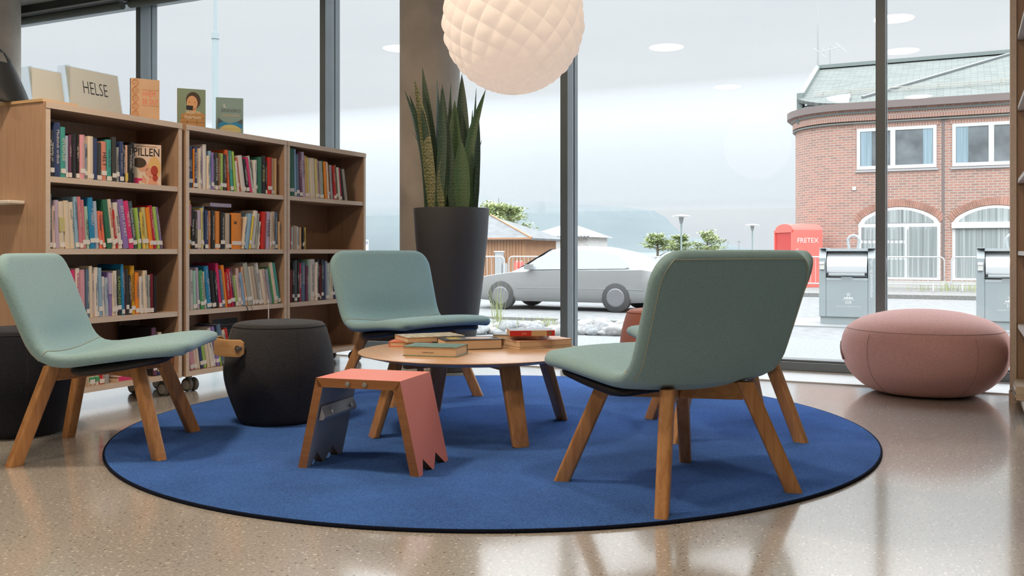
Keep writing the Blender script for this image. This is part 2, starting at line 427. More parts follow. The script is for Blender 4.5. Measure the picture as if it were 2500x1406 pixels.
# ================================================================== LOUNGE CHAIRS
def catmull(pts, n):
    P = [Vector(p) for p in pts]; P = [P[0] * 2 - P[1]] + P + [P[-1] * 2 - P[-2]]
    out = []
    for i in range(1, len(P) - 2):
        for k in range(n):
            u = k / n; a, b, c, d = P[i - 1], P[i], P[i + 1], P[i + 2]
            out.append(0.5 * ((2 * b) + (c - a) * u + (2 * a - 5 * b + 4 * c - d) * u * u + (3 * b - a - 3 * c + d) * u ** 3))
    out.append(P[-2]); return out
def arc_sampler(pts):
    acc = [0]
    for a, b in zip(pts, pts[1:]): acc.append(acc[-1] + (b - a).length)
    def at(s):
        s = min(max(s, 0), acc[-1])
        for i in range(len(pts) - 1):
            if s <= acc[i + 1] or i == len(pts) - 2:
                u = (s - acc[i]) / (acc[i + 1] - acc[i]); p = pts[i].lerp(pts[i + 1], u); break
        return p
    return at, acc[-1]
SIDE = [(0.360, 0.392), (0.342, 0.408), (0.28, 0.413), (0.17, 0.403), (0.05, 0.388), (-0.05, 0.380), (-0.115, 0.392), (-0.155, 0.432), (-0.185, 0.50), (-0.222, 0.60), (-0.256, 0.695), (-0.276, 0.754)]
def shell_rows(side, hw, T, re, rc, droop, sag=None):
    at, L = arc_sampler(catmull(side, 14))
    ed = [0, 0.002, 0.006, 0.012, 0.02, 0.032, 0.05, 0.075]
    ss = ed + [0.075 + (L - 0.15) * k / 26 for k in range(1, 26)] + [L - e for e in reversed(ed)]
    us = [-1 + e / 0.31 for e in ed] + [-0.6, -0.4, -0.2, 0, 0.2, 0.4, 0.6] + [1 - e / 0.31 for e in reversed(ed)]
    rows = []
    for s in ss:
        p = at(s); tg = (at(s + 0.004) - at(s - 0.004)).normalized()
        n = Vector((tg.y, -tg.x)) ; 
        if n.y < 0 and s < L * 0.4: n = -n
        d = min(s, L - s); w = hw(s / L)
        if d < rc: w = w - rc + math.sqrt(max(0, rc * rc - (rc - d) ** 2))
        top = []; bot = []
        for u in us:
            kx = min((1 - abs(u)) * w, re) / re; kd = min(d, re) / re
            h = T / 2 * math.sqrt(max(0, 1 - (1 - kx) ** 2)) * math.sqrt(max(0, 1 - (1 - kd) ** 2))
            q = p - n * (droop(s / L) * (abs(u) * w / hw(s / L)) ** 3)
            if sag: q = q - n * (sag(s / L) * (1 - u * u))
            a = q + n * h; b = q - n * h
            top.append((u * w, a.x, a.y)); bot.append((u * w, b.x, b.y))
        rows.append((s, top, bot))
    return rows, L
def rows_mesh(rows, i0, i1):
    mb = MB(); n = len(rows[0][1])
    for i in range(i0, i1):
        for side in (1, 2):
            a = rows[i][side]; b = rows[i + 1][side]
            o = len(mb.v); mb.v += a + b
            for j in range(n - 1):
                mb.f.append((o + j, o + j + 1, o + n + j + 1, o + n + j)); mb.m.append(0)
    return mb
def chair_hw(t):
    return 0.298 + 0.016 * max(0, (t - 0.5) / 0.5)
def make_chair(label):
    t = thing('lounge_chair', label, 'chair', group='lounge chairs around the coffee table')
    rows, L = shell_rows([(y, z - 0.012) for y, z in SIDE], chair_hw, 0.046, 0.03, 0.10, lambda q: 0.022 * max(0.25, 1 - q * 1.7), lambda q: 0.034 * math.exp(-((q - 0.545) / 0.13) ** 2))
    k = min(range(len(rows)), key=lambda i: abs(rows[i][0] - L * 0.555))
    rows_mesh(rows, 0, k).build('seat', M_teal, t, True, 180, merge=True)
    rows_mesh(rows, k, len(rows) - 1).build('backrest', M_teal, t, True, 180, merge=True)
    # stitched joint between seat and back, and the stitch line round the rear face
    mb = MB(); mb.tube([Vector(p) + Vector((0, 0.001, 0.0012)) for p in rows[k][1]], 0.0016, 5); mb.build('seam', M_piping, t, True)
    j = 4
    path = [rows[i][2][j] for i in range(k, len(rows) - 4)]
    path += [rows[len(rows) - 5][2][q] for q in range(j, len(rows[0][2]) - j)]
    path += [rows[i][2][-1 - j] for i in range(len(rows) - 5, k - 1, -1)]
    mb = MB(); mb.tube([Vector(p) + Vector((0, -0.0006, 0)) for p in path], 0.0015, 5); mb.build('seam', M_piping, t, True)
    # black moulded shell under the seat
    und = [(0.285, 0.366), (0.21, 0.356), (0.12, 0.342), (0.02, 0.331), (-0.04, 0.327), (-0.065, 0.330)]
    r2, _ = shell_rows(und, lambda q: 0.268, 0.034, 0.028, 0.07, lambda q: 0.01)
    rows_mesh(r2, 0, len(r2) - 1).build('under_shell', M_black, t, True, 180, merge=True)
    # crossed rails and four splayed legs
    FX, FY = 0.262, 0.245
    for sx, sy in ((-1, 1), (1, 1), (1, -1), (-1, -1)):
        d = Vector((sx * FX, sy * FY)); r1 = d.length; d.normalize(); p = Vector((-d.y, d.x))
        mb = MB(); rings = []
        for z, rad, a, b in ((0, r1, 0.0265, 0.0195), (0.12, r1 - 0.052, 0.0265, 0.0205), (0.30, r1 - 0.130, 0.027, 0.021), (0.335, r1 - 0.145, 0.027, 0.021)):
            c = d * rad
            rings.append([(c.x + d.x * q + p.x * w, c.y + d.y * q + p.y * w, z) for q, w in rrect(a, b, 0.010)])
        mb.loft(rings); mb.build('leg', M_oak, t, True, 35)
    for s in (1, -1):
        d = Vector((FX, s * FY)); r1 = d.length - 0.150; d.normalize(); p = Vector((-d.y, d.x))
        mb = MB()
        if s == 1: spans = [(-r1, r1)]
        else: spans = [(-r1, -0.014), (0.014, r1)]
        for a, b in spans:
            mb.obox((d.x * (a + b) / 2, d.y * (a + b) / 2, 0.306), (d.x * (b - a) / 2, d.y * (b - a) / 2, 0), (p.x * 0.014, p.y * 0.014, 0), (0, 0, 0.027))
        mb.build('rail', M_oak_h, t, bevel=0.003)
    return t
CHAIRS = [
    ((-2.918, 2.546, 0.0060), -58.2, 'teal grey lounge chair at far left, one side off the carpet', (R(1.3), 0)),
    ((-0.82, 2.883, RUG_T), 57.0, 'teal grey lounge chair nearest the camera, seen from behind', (0, 0)),
    ((-2.569, 4.104, RUG_T), -113.7, 'teal grey lounge chair in front of the tall dark planter', (0, 0)),
    ((-0.908, 3.879, RUG_T), 117.5, 'teal grey lounge chair mostly hidden behind the nearest chair', (0, 0))]
proto = None
for loc, rz, lab, tl in CHAIRS:
    c = make_chair(lab) if proto is None else copy_tree(proto)
    proto = proto or c
    c.location = loc; c.rotation_euler = (tl[0], tl[1], R(rz)); c['label'] = lab

# ================================================================== COFFEE TABLE
TX, TY, TZ = -1.852, 3.462, 0.336
t = thing('coffee_table', 'low round oak coffee table carrying books in the middle of the carpet', 'table', (TX, TY, RUG_T), R(-38))
h = TZ - RUG_T
mb = MB(); mb.lathe([(0.001, h - 0.024), (0.40, h - 0.024), (0.455, h - 0.010), (0.472, h - 0.0055), (0.474, h - 0.002), (0.470, h), (0.001, h)], 128, cap0=False, cap1=False)
mb.build('tabletop', M_tabletop, t, True, 30)
for k in range(4):
    a = R(90 * k + 1); d = Vector((math.cos(a), math.sin(a))); p = Vector((-d.y, d.x))
    mb = MB(); rings = []
    for z, rad, th, wd in ((0, 0.432, 0.0135, 0.030), (0.004, 0.431, 0.015, 0.033), (h - 0.026, 0.335, 0.017, 0.041)):
        c = d * rad; rings.append([(c.x + d.x * q + p.x * w, c.y + d.y * q + p.y * w, z) for q, w in rrect(th, wd, 0.009)])
    mb.loft(rings); mb.build('leg', M_oak, t, True, 35)
mb = MB(); mb.obox((0, 0, h - 0.036), (0.30, 0, 0), (0, 0.02, 0), (0, 0, 0.012)); mb.obox((0, 0, h - 0.049), (0, 0.30, 0), (0.02, 0, 0), (0, 0, 0.012)); mb.build('under_brace', M_oak_h, t)

# ================================================================== RED STOOL
M_red = mat('coral_laminate', (0.84, 0.27, 0.215), 0.42)
M_plyedge = wood('ply_edge', (0.42, 0.185, 0.06), (0.34, 0.135, 0.04), 'x', 0.45)
M_grey_lam = mat('grey_laminate', (0.34, 0.35, 0.37), 0.5)
t = thing('stool', 'coral red bench stool with zigzag feet and brown edges', 'stool', (-1.846, 2.728, RUG_T), R(8.3))
HT, DD, TH = 0.310, 0.130, 0.031
mb = MB()
pr = [(-0.155, HT), (0.155, HT), (0.155 - 0.008, HT - TH), (-0.155 + 0.008, HT - TH)]
v = [(x, y, z) for y in (-DD, DD) for x, z in pr]
mb.add(v, [(4, 5, 1, 0)], 0); mb.add(v, [(0, 1, 2, 3), (7, 6, 5, 4)], 1); mb.add(v, [(3, 2, 6, 7)], 2)
mb.build('seat_panel', [M_red, M_plyedge, M_grey_lam], t, merge=True)
zig = [(0, 0), (0.12, 0), (0.21, 0.047), (0.44, 0), (0.50, 0), (0.64, 0.047), (0.88, 0), (1, 0)]
def leg_x(z): return 0.155 + (HT - z) * 0.222
for s in (-1, 1):
    mb = MB(); top = HT - TH if False else HT
    outer = [(-DD + 2 * DD * f, z) for f, z in zig] + [(DD, HT), (-DD, HT)]
    def P(y, z, inn):
        zz = min(z, HT - TH) if inn and z == HT else z
        return (s * (leg_x(zz) - (TH * 1.02 if inn else 0)), y, zz)
    n = len(outer)
    vo = [P(y, z, False) for y, z in outer]; vi = [P(y, z, True) for y, z in outer]
    mb.add(vo + vi, [tuple(range(n))], 0)
    mb.add(vo + vi, [tuple(range(2 * n - 1, n - 1, -1))], 2)
    mb.add(vo + vi, [(i, (i + 1) % n, n + (i + 1) % n, n + i) for i in range(n) if i != n - 2], 1)
    mb.build('leg_panel', [M_red, M_plyedge, M_grey_lam], t, merge=True)
mb = MB()
zb = 0.185; xb = -(leg_x(zb) - TH * 1.02)
mb.loft([[(xb, y, zb - 0.022), (xb + 0.018, y, zb - 0.020), (xb + 0.024, y, zb - 0.010), (xb + 0.012, y, zb + 0.020), (xb + 0.0107, y, zb + 0.026)] for y in (-DD + 0.012, DD - 0.012)])
cb = mb.build('crossbar', mat('grey_bar', (0.42, 0.42, 0.42), 0.4, 0.3), t)
mb = MB()
for y in (-0.07, 0.075): mb.tube([(xb + 0.018, y, zb + 0.002), (xb + 0.026, y, zb + 0.004)], 0.0055, 14)
mb.build('screw', M_steel, cb, True)
for x in (-0.035, 0.028):
    mb = MB(); mb.tube([(x, -DD + 0.001, HT - TH / 2 - 0.001), (x, -DD - 0.004, HT - TH / 2 - 0.001)], 0.0088, 18); mb.tube([(x, -DD - 0.004, HT - TH / 2 - 0.001), (x, -DD - 0.006, HT - TH / 2 - 0.001)], [0.006, 0.0045], 6)
    mb.build('bolt', M_steel, t, True, 30)

# ================================================================== POUFS
def pouf(label, loc, cloth, prof, seam_r, rz, handle=True, vseams=(20, 110, 200, 290), thread=None, group=None, vz=None):
    t = thing('pouf', label, 'pouf', loc, R(rz), group)
    at, L = arc_sampler(catmull(prof, 10))
    pts = [at(L * k / 60) for k in range(61)]
    mb = MB(); mb.lathe([(max(p.x, 0.001), p.y) for p in pts], 72, cap0=True, cap1=False); mb.build('body', cloth, t, True, 180)
    rs, zs = seam_r
    mb = MB(); mb.tube([(rs * math.cos(2 * PI * k / 80), rs * math.sin(2 * PI * k / 80), zs) for k in range(81)], 0.0025, 6, caps=False); mb.build('seam', thread, t, True)
    for a in vseams:
        p = [q for q in pts if 0.004 < q.y < (vz or zs) and q.x > 0.1]
        mb = MB(); mb.tube([(q.x * math.cos(R(a)), q.x * math.sin(R(a)), q.y) for q in p], 0.0016, 5); mb.build('seam', thread, t, True)
    return t
BARREL = [(0.001, 0.0), (0.150, 0.0), (0.172, 0.010), (0.190, 0.05), (0.222, 0.14), (0.236, 0.22), (0.230, 0.30), (0.210, 0.38), (0.196, 0.415), (0.178, 0.428), (0.10, 0.436), (0.001, 0.438)]
M_char = fabric('charcoal_wool', (0.030, 0.032, 0.038), 0.35)
M_navyw = fabric('navy_wool', (0.013, 0.016, 0.026), 0.35)
M_terra = fabric('terracotta_wool', (0.42, 0.165, 0.12), 0.15)
M_rose = fabric('dusty_rose_wool', (0.66, 0.38, 0.355), 0.16)
M_thr_d = mat('dark_thread', (0.02, 0.02, 0.025), 0.9)
M_strap = wood('bent_beech', (0.66, 0.40, 0.19), (0.58, 0.33, 0.14), 'x', 0.4)
def strap(t, ang):
    """bent wooden carrying handle bolted on the side of the barrel at the given angle"""
    a0 = R(ang); zc = 0.335; mb = MB(); sec = []
    for k in range(25):
        u = -1 + 2 * k / 24; a = a0 + u * R(31)
        r = 0.234 + 0.034 * (1 - abs(u) ** 3.2)
        sec.append((a, r, 0.036 if abs(u) < 0.9 else 0.036 * (1 - 0.35 * ((abs(u) - 0.9) / 0.1) ** 2)))
    rings = [[(rr * math.cos(a), rr * math.sin(a), zc + dz) for rr, dz in ((r, -hh), (r + 0.009, -hh), (r + 0.009, hh), (r, hh))] for a, r, hh in sec]
    mb.loft(rings); h = mb.build('handle', M_strap, t, True, 40, bevel=0.002)
    for u in (-0.88, 0.88):
        a = a0 + u * R(31); mb = MB(); d = Vector((math.cos(a), math.sin(a), 0))
        mb.tube([d * 0.226 + Vector((0, 0, zc)), d * 0.262 + Vector((0, 0, zc))], 0.013, 16); mb.tube([d * 0.262 + Vector((0, 0, zc)), d * 0.265 + Vector((0, 0, zc))], 0.005, 12)
        mb.build('handle_bolt', M_steel, h, True, 40)
POUFS = 'barrel shaped poufs'
p1 = pouf('charcoal barrel pouf with light wooden handle on the carpet', (-2.703, 3.259, RUG_T + .0006), M_char, BARREL, (0.197, 0.414), 0, True, (-30, 60, 150, 240), M_thr_d, POUFS); strap(p1, -118)
p2 = pouf('dark navy barrel pouf behind the far left chair', (-3.53, 2.62, 0), M_navyw, BARREL, (0.197, 0.414), 0, True, (-30, 60, 150, 240), M_thr_d, POUFS); strap(p2, 170)
p3 = pouf('terracotta barrel pouf by the window behind the nearest chair', (-1.433, 4.838, RUG_T + .0006), M_terra, BARREL, (0.197, 0.414), 0, True, (-80, 10, 100, 190), mat('terra_thread', (.24, .085, .06), .9), POUFS); strap(p3, 60)
FLAT = [(0.001, 0.0), (0.19, 0.0), (0.25, 0.006), (0.315, 0.04), (0.378, 0.105), (0.406, 0.17), (0.414, 0.235), (0.406, 0.295), (0.378, 0.342), (0.315, 0.385), (0.21, 0.418), (0.10, 0.434), (0.001, 0.438)]
p4 = pouf('large flat dusty pink pouf by the window next to the right bookcase', (-0.193, 5.434, 0.0045), M_rose, FLAT, (0.3845, 0.334), 0, False, (-128, -52, 40, 140), mat('rose_thread', (0.40, 0.25, 0.23), 0.8))
mb = MB(); mb.tube([(0.4145 * math.cos(R(a)), 0.4145 * math.sin(R(a)), 0.25 - abs(a - 180) * 0.004) for a in range(160, 201, 2)], 0.006, 8); mb.build('carry_loop', mat('rose_strap', (0.20, 0.10, 0.09), 0.8), p4, True)

# ================================================================== PLANTER AND SNAKE PLANT
PX, PY = -2.906, 5.15
t = thing('planter', 'tall tapered matt charcoal planter beside the concrete column', 'planter', (PX, PY, 0))
mb = MB(); mb.lathe([(0.105, 0), (0.118, 0.004), (0.150, 0.18), (0.195, 0.52), (0.226, 0.82), (0.238, 1.012), (0.237, 1.018), (0.226, 1.018), (0.220, 0.95)], 72, cap0=True, cap1=False)
mb.build('pot', mat('matt_charcoal', (0.060, 0.062, 0.068), 0.55, 0, 0.4), t, True, 50)
mb = MB(); mb.lathe([(0.219, 0.965), (0.001, 0.972)], 48, cap0=True, cap1=False); mb.build('soil', mat('potting_soil', (0.03, 0.022, 0.016), 1, 0, 0.1, 0.4, 60, 0.8, 80), t)
def leaf_mat(name, base, band, edge, amount):
    m, tt, b = _nodes(name)
    c = tt.nodes.new('ShaderNodeTexCoord'); mp = tt.nodes.new('ShaderNodeMapping'); mp.inputs['Scale'].default_value = (6, 6, 1)
    tt.links.new(c.outputs['Object'], mp.inputs[0])
    w = tt.nodes.new('ShaderNodeTexWave'); w.wave_type = 'BANDS'; w.bands_direction = 'Z'; w.inputs['Scale'].default_value = 16; w.inputs['Distortion'].default_value = 9
    w.inputs['Detail'].default_value = 3; w.inputs['Detail Scale'].default_value = 2.2
    tt.links.new(mp.outputs[0], w.inputs['Vector'])
    r = tt.nodes.new('ShaderNodeValToRGB'); r.color_ramp.elements[0].position = amount; r.color_ramp.elements[0].color = (*base, 1)
    r.color_ramp.elements[1].position = min(1, amount + 0.22); r.color_ramp.elements[1].color = (*band, 1)
    tt.links.new(w.outputs['Fac'], r.inputs[0]); tt.links.new(r.outputs[0], b.inputs['Base Color'])
    b.inputs['Roughness'].default_value = 0.38
    return m
LM = [leaf_mat('leaf_dark', (0.050, 0.10, 0.068), (0.11, 0.17, 0.105), 0, 0.45), leaf_mat('leaf_banded', (0.075, 0.11, 0.048), (0.40, 0.37, 0.18), 0, 0.40), leaf_mat('leaf_green', (0.065, 0.135, 0.062), (0.13, 0.22, 0.10), 0, 0.4)]
t = thing('snake_plant', 'snake plant with tall pointed banded leaves in the charcoal planter', 'plant', (PX, PY, 0.97))
# leaves: (base right offset, base depth, tip right offset, tip depth, tip height above camera level m, width m, bow, twist, material)
LV = [(-.150, -.02, -.287, -.06, 1.000, .046, .05, .5, 0), (-.135, .04, -.272, .08, .995, .050, .04, .3, 0), (-.108, -.10, -.225, -.06, 1.065, .062, .02, .2, 1),
      (-.075, .06, -.187, .05, 1.165, .058, .0, .0, 0), (-.060, .10, -.100, .12, 1.095, .050, -.01, .8, 0), (-.035, .05, -.060, .03, 1.055, .052, .01, .2, 0),
      (-.010, .08, -.010, .10, 1.065, .048, .0, -.7, 0), (.068, .05, .062, .06, 1.125, .082, .0, .1, 0), (.100, .10, .150, .15, 1.050, .026, .0, .6, 0),
      (.120, -.02, .215, .02, 1.020, .058, .07, .3, 2), (.105, .03, .128, .10, .905, .030, .0, .4, 0), (.080, -.14, .066, -.13, .690, .086, .0, .05, 2),
      (-.045, -.13, -.046, -.13, .790, .046, .0, .3, 2), (-.095, -.05, -.182, -.10, .895, .048, .01, .2, 0), (-.078, -.15, -.052, -.16, .995, .050, -.02, .25, 0),
      (.045, -.05, .022, -.02, .945, .085, -.01, -.15, 2), (-.045, -.16, -.042, -.16, .615, .040, .02, .5, 1), (-.140, .02, -.240, .0, .745, .044, .06, .9, 0),
      (.120, .06, .188, .10, .710, .044, .03, -.8, 0), (.025, -.11, -.032, -.13, .845, .058, .0, .2, 0), (.0, .12, -.02, .14, .95, .06, .0, .0, 0), (.14, .08, .17, .0, .86, .05, .02, .4, 0)]
CR = Vector((0.9008, 0.4343, 0)); CF = Vector((-0.4343, 0.9008, 0))
for (br, bd, tr, td, hh, wd, bow, tw, mi) in LV:
    base = CR * br + CF * bd; tip = CR * tr + CF * td + Vector((0, 0, hh - 0.22))
    mb = MB(); rings = []; nK = 16
    outd = (CR * (tr - br) + CF * (td - bd)); outd = outd.normalized() if outd.length > 1e-4 else CR.copy()
    for k in range(nK + 1):
        u = k / nK
        p = base.lerp(tip, u) - outd * (bow * math.sin(PI * u) * 0.9) + Vector((0, 0, 0))
        q = min(1, 0.62 + 1.4 * u) if u < 0.3 else 1.0
        w = wd * 1.12 / 2 * q * (1 - max(0, (u - 0.45) / 0.55) ** 2.2) + 0.0008
        a = tw * (0.4 + u) ; sx = CR * math.cos(a) + CF * math.sin(a); nn = CF * math.cos(a) - CR * math.sin(a)
        cup = w * 0.35; th = 0.0028 * (1 - 0.6 * u)
        rings.append([p - sx * w - nn * cup, p - sx * w * 0.5 - nn * (cup * 0.25 + th), p - nn * th * 1.2, p + sx * w * 0.5 - nn * (cup * 0.25 + th), p + sx * w - nn * cup,
                      p + sx * w * 0.5 - nn * (cup * 0.25 - th), p + nn * th, p - sx * w * 0.5 - nn * (cup * 0.25 - th)])
    mb.loft(rings); mb.build('leaf', LM[mi], t, True, 60)

# ================================================================== PENDANT LAMP
LX, LY, LZ, LR = -1.695, 3.527, 1.704, 0.299
t = thing('pendant_lamp', 'glowing white globe pendant of quilted diamond cells above the coffee table', 'lamp', (LX, LY, LZ))
M_shade = bpy.data.materials.new('lamp_paper'); M_shade.use_nodes = True
tt = M_shade.node_tree; tt.nodes.clear()
o_ = tt.nodes.new('ShaderNodeOutputMaterial'); a1 = tt.nodes.new('ShaderNodeAddShader'); m1 = tt.nodes.new('ShaderNodeMixShader')
df = tt.nodes.new('ShaderNodeBsdfDiffuse'); tl = tt.nodes.new('ShaderNodeBsdfTranslucent'); em = tt.nodes.new('ShaderNodeEmission')
df.inputs[0].default_value = (0.84, 0.80, 0.78, 1); tl.inputs[0].default_value = (0.92, 0.88, 0.85, 1); em.inputs[0].default_value = (1, 0.85, 0.76, 1); em.inputs[1].default_value = 0.05
m1.inputs[0].default_value = 0.4
tt.links.new(df.outputs[0], m1.inputs[1]); tt.links.new(tl.outputs[0], m1.inputs[2]); tt.links.new(m1.outputs[0], a1.inputs[0]); tt.links.new(em.outputs[0], a1.inputs[1]); tt.links.new(a1.outputs[0], o_.inputs[0])
qq = 2 * PI / 610; E1 = (21, -13); E2 = (13, 21)
def lamp_pt(a, b, off=0.0):
    phi = (a * E1[0] + b * E2[0]) * qq; mm = (a * E1[1] + b * E2[1]) * qq
    lat = 2 * math.atan(math.exp(mm)) - PI / 2
    r = LR + off * math.cos(lat)
    return Vector((r * math.cos(lat) * math.cos(phi), r * math.cos(lat) * math.sin(phi), r * math.sin(lat)))
mb = MB(); n = 6
for i in range(21):
    for j in range(-30, 60):
        mm = ((i + .5) * E1[1] + (j + .5) * E2[1]) * qq
        if abs(mm) > 3.9: continue
        g = []
        for a in range(n + 1):
            for b in range(n + 1):
                u, v_ = a / n, b / n
                up = (v_ + (1 - u)) / 2            # 1 at the upper corner of the cell, 0 at the lower one
                pil = 16 * u * (1 - u) * v_ * (1 - v_)
                g.append(lamp_pt(i + u, j + v_, -0.013 + 0.014 * max(0, pil) ** 0.78))
        fs = [(a * (n + 1) + b, a * (n + 1) + b + 1, (a + 1) * (n + 1) + b + 1, (a + 1) * (n + 1) + b) for a in range(n) for b in range(n)]
        mb.add(g, fs)
mb.build('lamp_shade', M_shade, t, True, 180, merge=False)
mb = MB(); zc = LR * math.tanh(3.9); rc = LR / math.cosh(3.86)
mb.lathe([(rc + 0.002, -zc), (0.001, -zc - 0.002)], 24); mb.lathe([(rc + 0.002, zc), (0.004, zc + 0.004)], 24); mb.build('end_cap', M_shade, t, True)
bulb_m = bpy.data.materials.new('bulb_glow'); bulb_m.use_nodes = True
b_ = bulb_m.node_tree.nodes['Principled BSDF']; b_.inputs['Emission Color'].default_value = (1, 0.84, 0.7, 1); b_.inputs['Emission Strength'].default_value = 14
mb = MB(); mb.lathe([(0.001, -0.045), (0.03, -0.034), (0.045, 0), (0.03, 0.034), (0.001, 0.045)], 20); mb.build('bulb', bulb_m, t, True, 180)
L = bpy.data.lights.new('bulb_light', 'POINT'); L.energy = 1.5; L.color = (1.0, 0.86, 0.75); L.shadow_soft_size = 0.06
lo = bpy.data.objects.new('bulb_light', L); COL.objects.link(lo); lo.parent = t
mb = MB(); mb.tube([(0, 0, LR), (0, 0, CEIL - LZ - 0.03)], 0.003, 8); mb.build('cord', mat('white_cord', (0.7, 0.7, 0.7), 0.6), t)
mb = MB(); mb.lathe([(0.05, CEIL - LZ - 0.04), (0.055, CEIL - LZ - 0.001)], 24); mb.build('ceiling_rose', mat('white_cord', (0.7, 0.7, 0.7), 0.6), t)
# ================================================================== BOOKCASES
FX0, FXB = -3.70, -4.01                 # front and back planes of the three units
SH = [1.087, 0.761, 0.435, 0.112]       # shelf tops
def panel(mb, x0, x1, y0, y1, z0, z1):
    mb.box(x0, x1, y0, y1, z0, z1, 0)
    mb.m[-3] = 1                        # the +x face carries the pale edge band
def bookcase(y0, y1, label):
    t = thing('bookcase', label, 'bookcase', (0, 0, 0), 0, 'bookcases in a row')
    mm = [M_beech, M_beech_edge]; P = 0.024
    for a in (y0, y1 - P):
        mb = MB(); panel(mb, FXB, FX0, a, a + P, 0.086, 1.392); mb.build('side_panel', mm, t)
    mb = MB(); panel(mb, FXB - 0.004, FX0 + 0.003, y0, y1, 1.392, 1.420); mb.build('top_panel', mm, t)
    for z in SH[:3]:
        mb = MB(); panel(mb, FXB + 0.010, FX0 - 0.004, y0 + P + .001, y1 - P - .001, z - 0.026, z); mb.build('shelf', mm, t)
    mb = MB(); panel(mb, FXB + 0.010, FX0 - 0.002, y0 + P + .001, y1 - P - .001, 0.086, SH[3]); mb.build('bottom_panel', mm, t)
    mb = MB(); mb.box(FXB, FXB + 0.009, y0 + P + .001, y1 - P - .001, 0.09, 1.391); mb.build('back_panel', M_beech, t)
    for y in (y0 + 0.07, y1 - 0.07):
        for x in (FX0 - 0.05, FXB + 0.05):
            mb = MB(); mb.box(x - 0.012, x + 0.012, y - 0.012, y + 0.012, 0.05, 0.086); mb.box(x - 0.028, x + 0.028, y - 0.022, y + 0.022, 0.082, 0.086)
            c = mb.build('caster', M_grey_lam, t)
            for s in (-1, 1):
                mb = MB(); mb.tube([(x + 0.01, y + s * 0.012, 0.036), (x + 0.01, y + s * 0.014, 0.036), (x + 0.01, y + s * 0.028, 0.036), (x + 0.01, y + s * 0.031, 0.036)], [0.030, 0.036, 0.036, 0.028], 24)
                mb.build('wheel', mat('caster_rubber', (0.10, 0.10, 0.10), 0.6), c, True, 40)
                mb = MB(); mb.tube([(x + 0.01, y + s * 0.031, 0.036), (x + 0.01, y + s * 0.0325, 0.036)], 0.024, 20); mb.build('wheel_disc', mat('caster_disc', (0.45, 0.44, 0.42), 0.4), c)
    return t
bookcase(2.873, 3.684, 'left beech bookcase on casters, nearest the camera, under the white sign')
bookcase(3.712, 4.531, 'middle beech bookcase on casters with full shelves')
bookcase(4.536, 5.363, 'right beech bookcase on casters next to the concrete column')

PAL = dict(black=(.018, .019, .022), charcoal=(.045, .05, .055), navy=(.035, .06, .17), blue=(.02, .25, .52), lightblue=(.26, .45, .64), paleblue=(.42, .52, .66), steelblue=(.10, .19, .31),
           slate=(.07, .105, .13), teal=(.06, .36, .33), green=(.07, .34, .14), darkgreen=(.03, .17, .11), lime=(.36, .58, .13), mint=(.38, .62, .50), palemint=(.62, .74, .68), white=(.74, .71, .68), cream=(.72, .64, .52),
           beige=(.52, .43, .34), tan=(.58, .40, .22), grey=(.36, .38, .38), greygreen=(.42, .45, .40), greyblue=(.32, .38, .46), lilac=(.52, .44, .62), purple=(.27, .19, .50), plum=(.14, .05, .11), yellow=(.76, .58, .10), khaki=(.58, .54, .24),
           amber=(.80, .40, .02), orange=(.82, .27, .03), peach=(.80, .50, .36), coral=(.80, .20, .13), redorange=(.66, .12, .035), red=(.55, .03, .025), crimson=(.55, .02, .07), maroon=(.20, .015, .03), pink=(.72, .36, .44), palepink=(.72, .54, .52),
           hotpink=(.72, .04, .20), rose=(.62, .22, .27), salmon=(.70, .27, .20), terracotta=(.56, .20, .08), brown=(.24, .13, .07))
NICE = dict(lightblue='light blue', paleblue='pale blue', steelblue='steel blue', darkgreen='dark green', palemint='pale mint', greygreen='grey green', greyblue='grey blue', redorange='red orange', palepink='pale pink', hotpink='hot pink')
def pcol(c): return mat('cover_' + c, PAL[c], 0.42, 0, 0.5)
ORD = ['first', 'second', 'third', 'fourth', 'fifth', 'sixth', 'seventh', 'eighth', 'ninth', 'tenth', 'eleventh', 'twelfth', 'thirteenth', 'fourteenth', 'fifteenth', 'sixteenth', 'seventeenth', 'eighteenth', 'nineteenth', 'twentieth']
def ordinal(n):
    if n <= 20: return ORD[n - 1]
    return ('twenty ' if n < 30 else 'thirty ') + ORD[n % 10 - 1] if n % 10 else 'thirtieth'

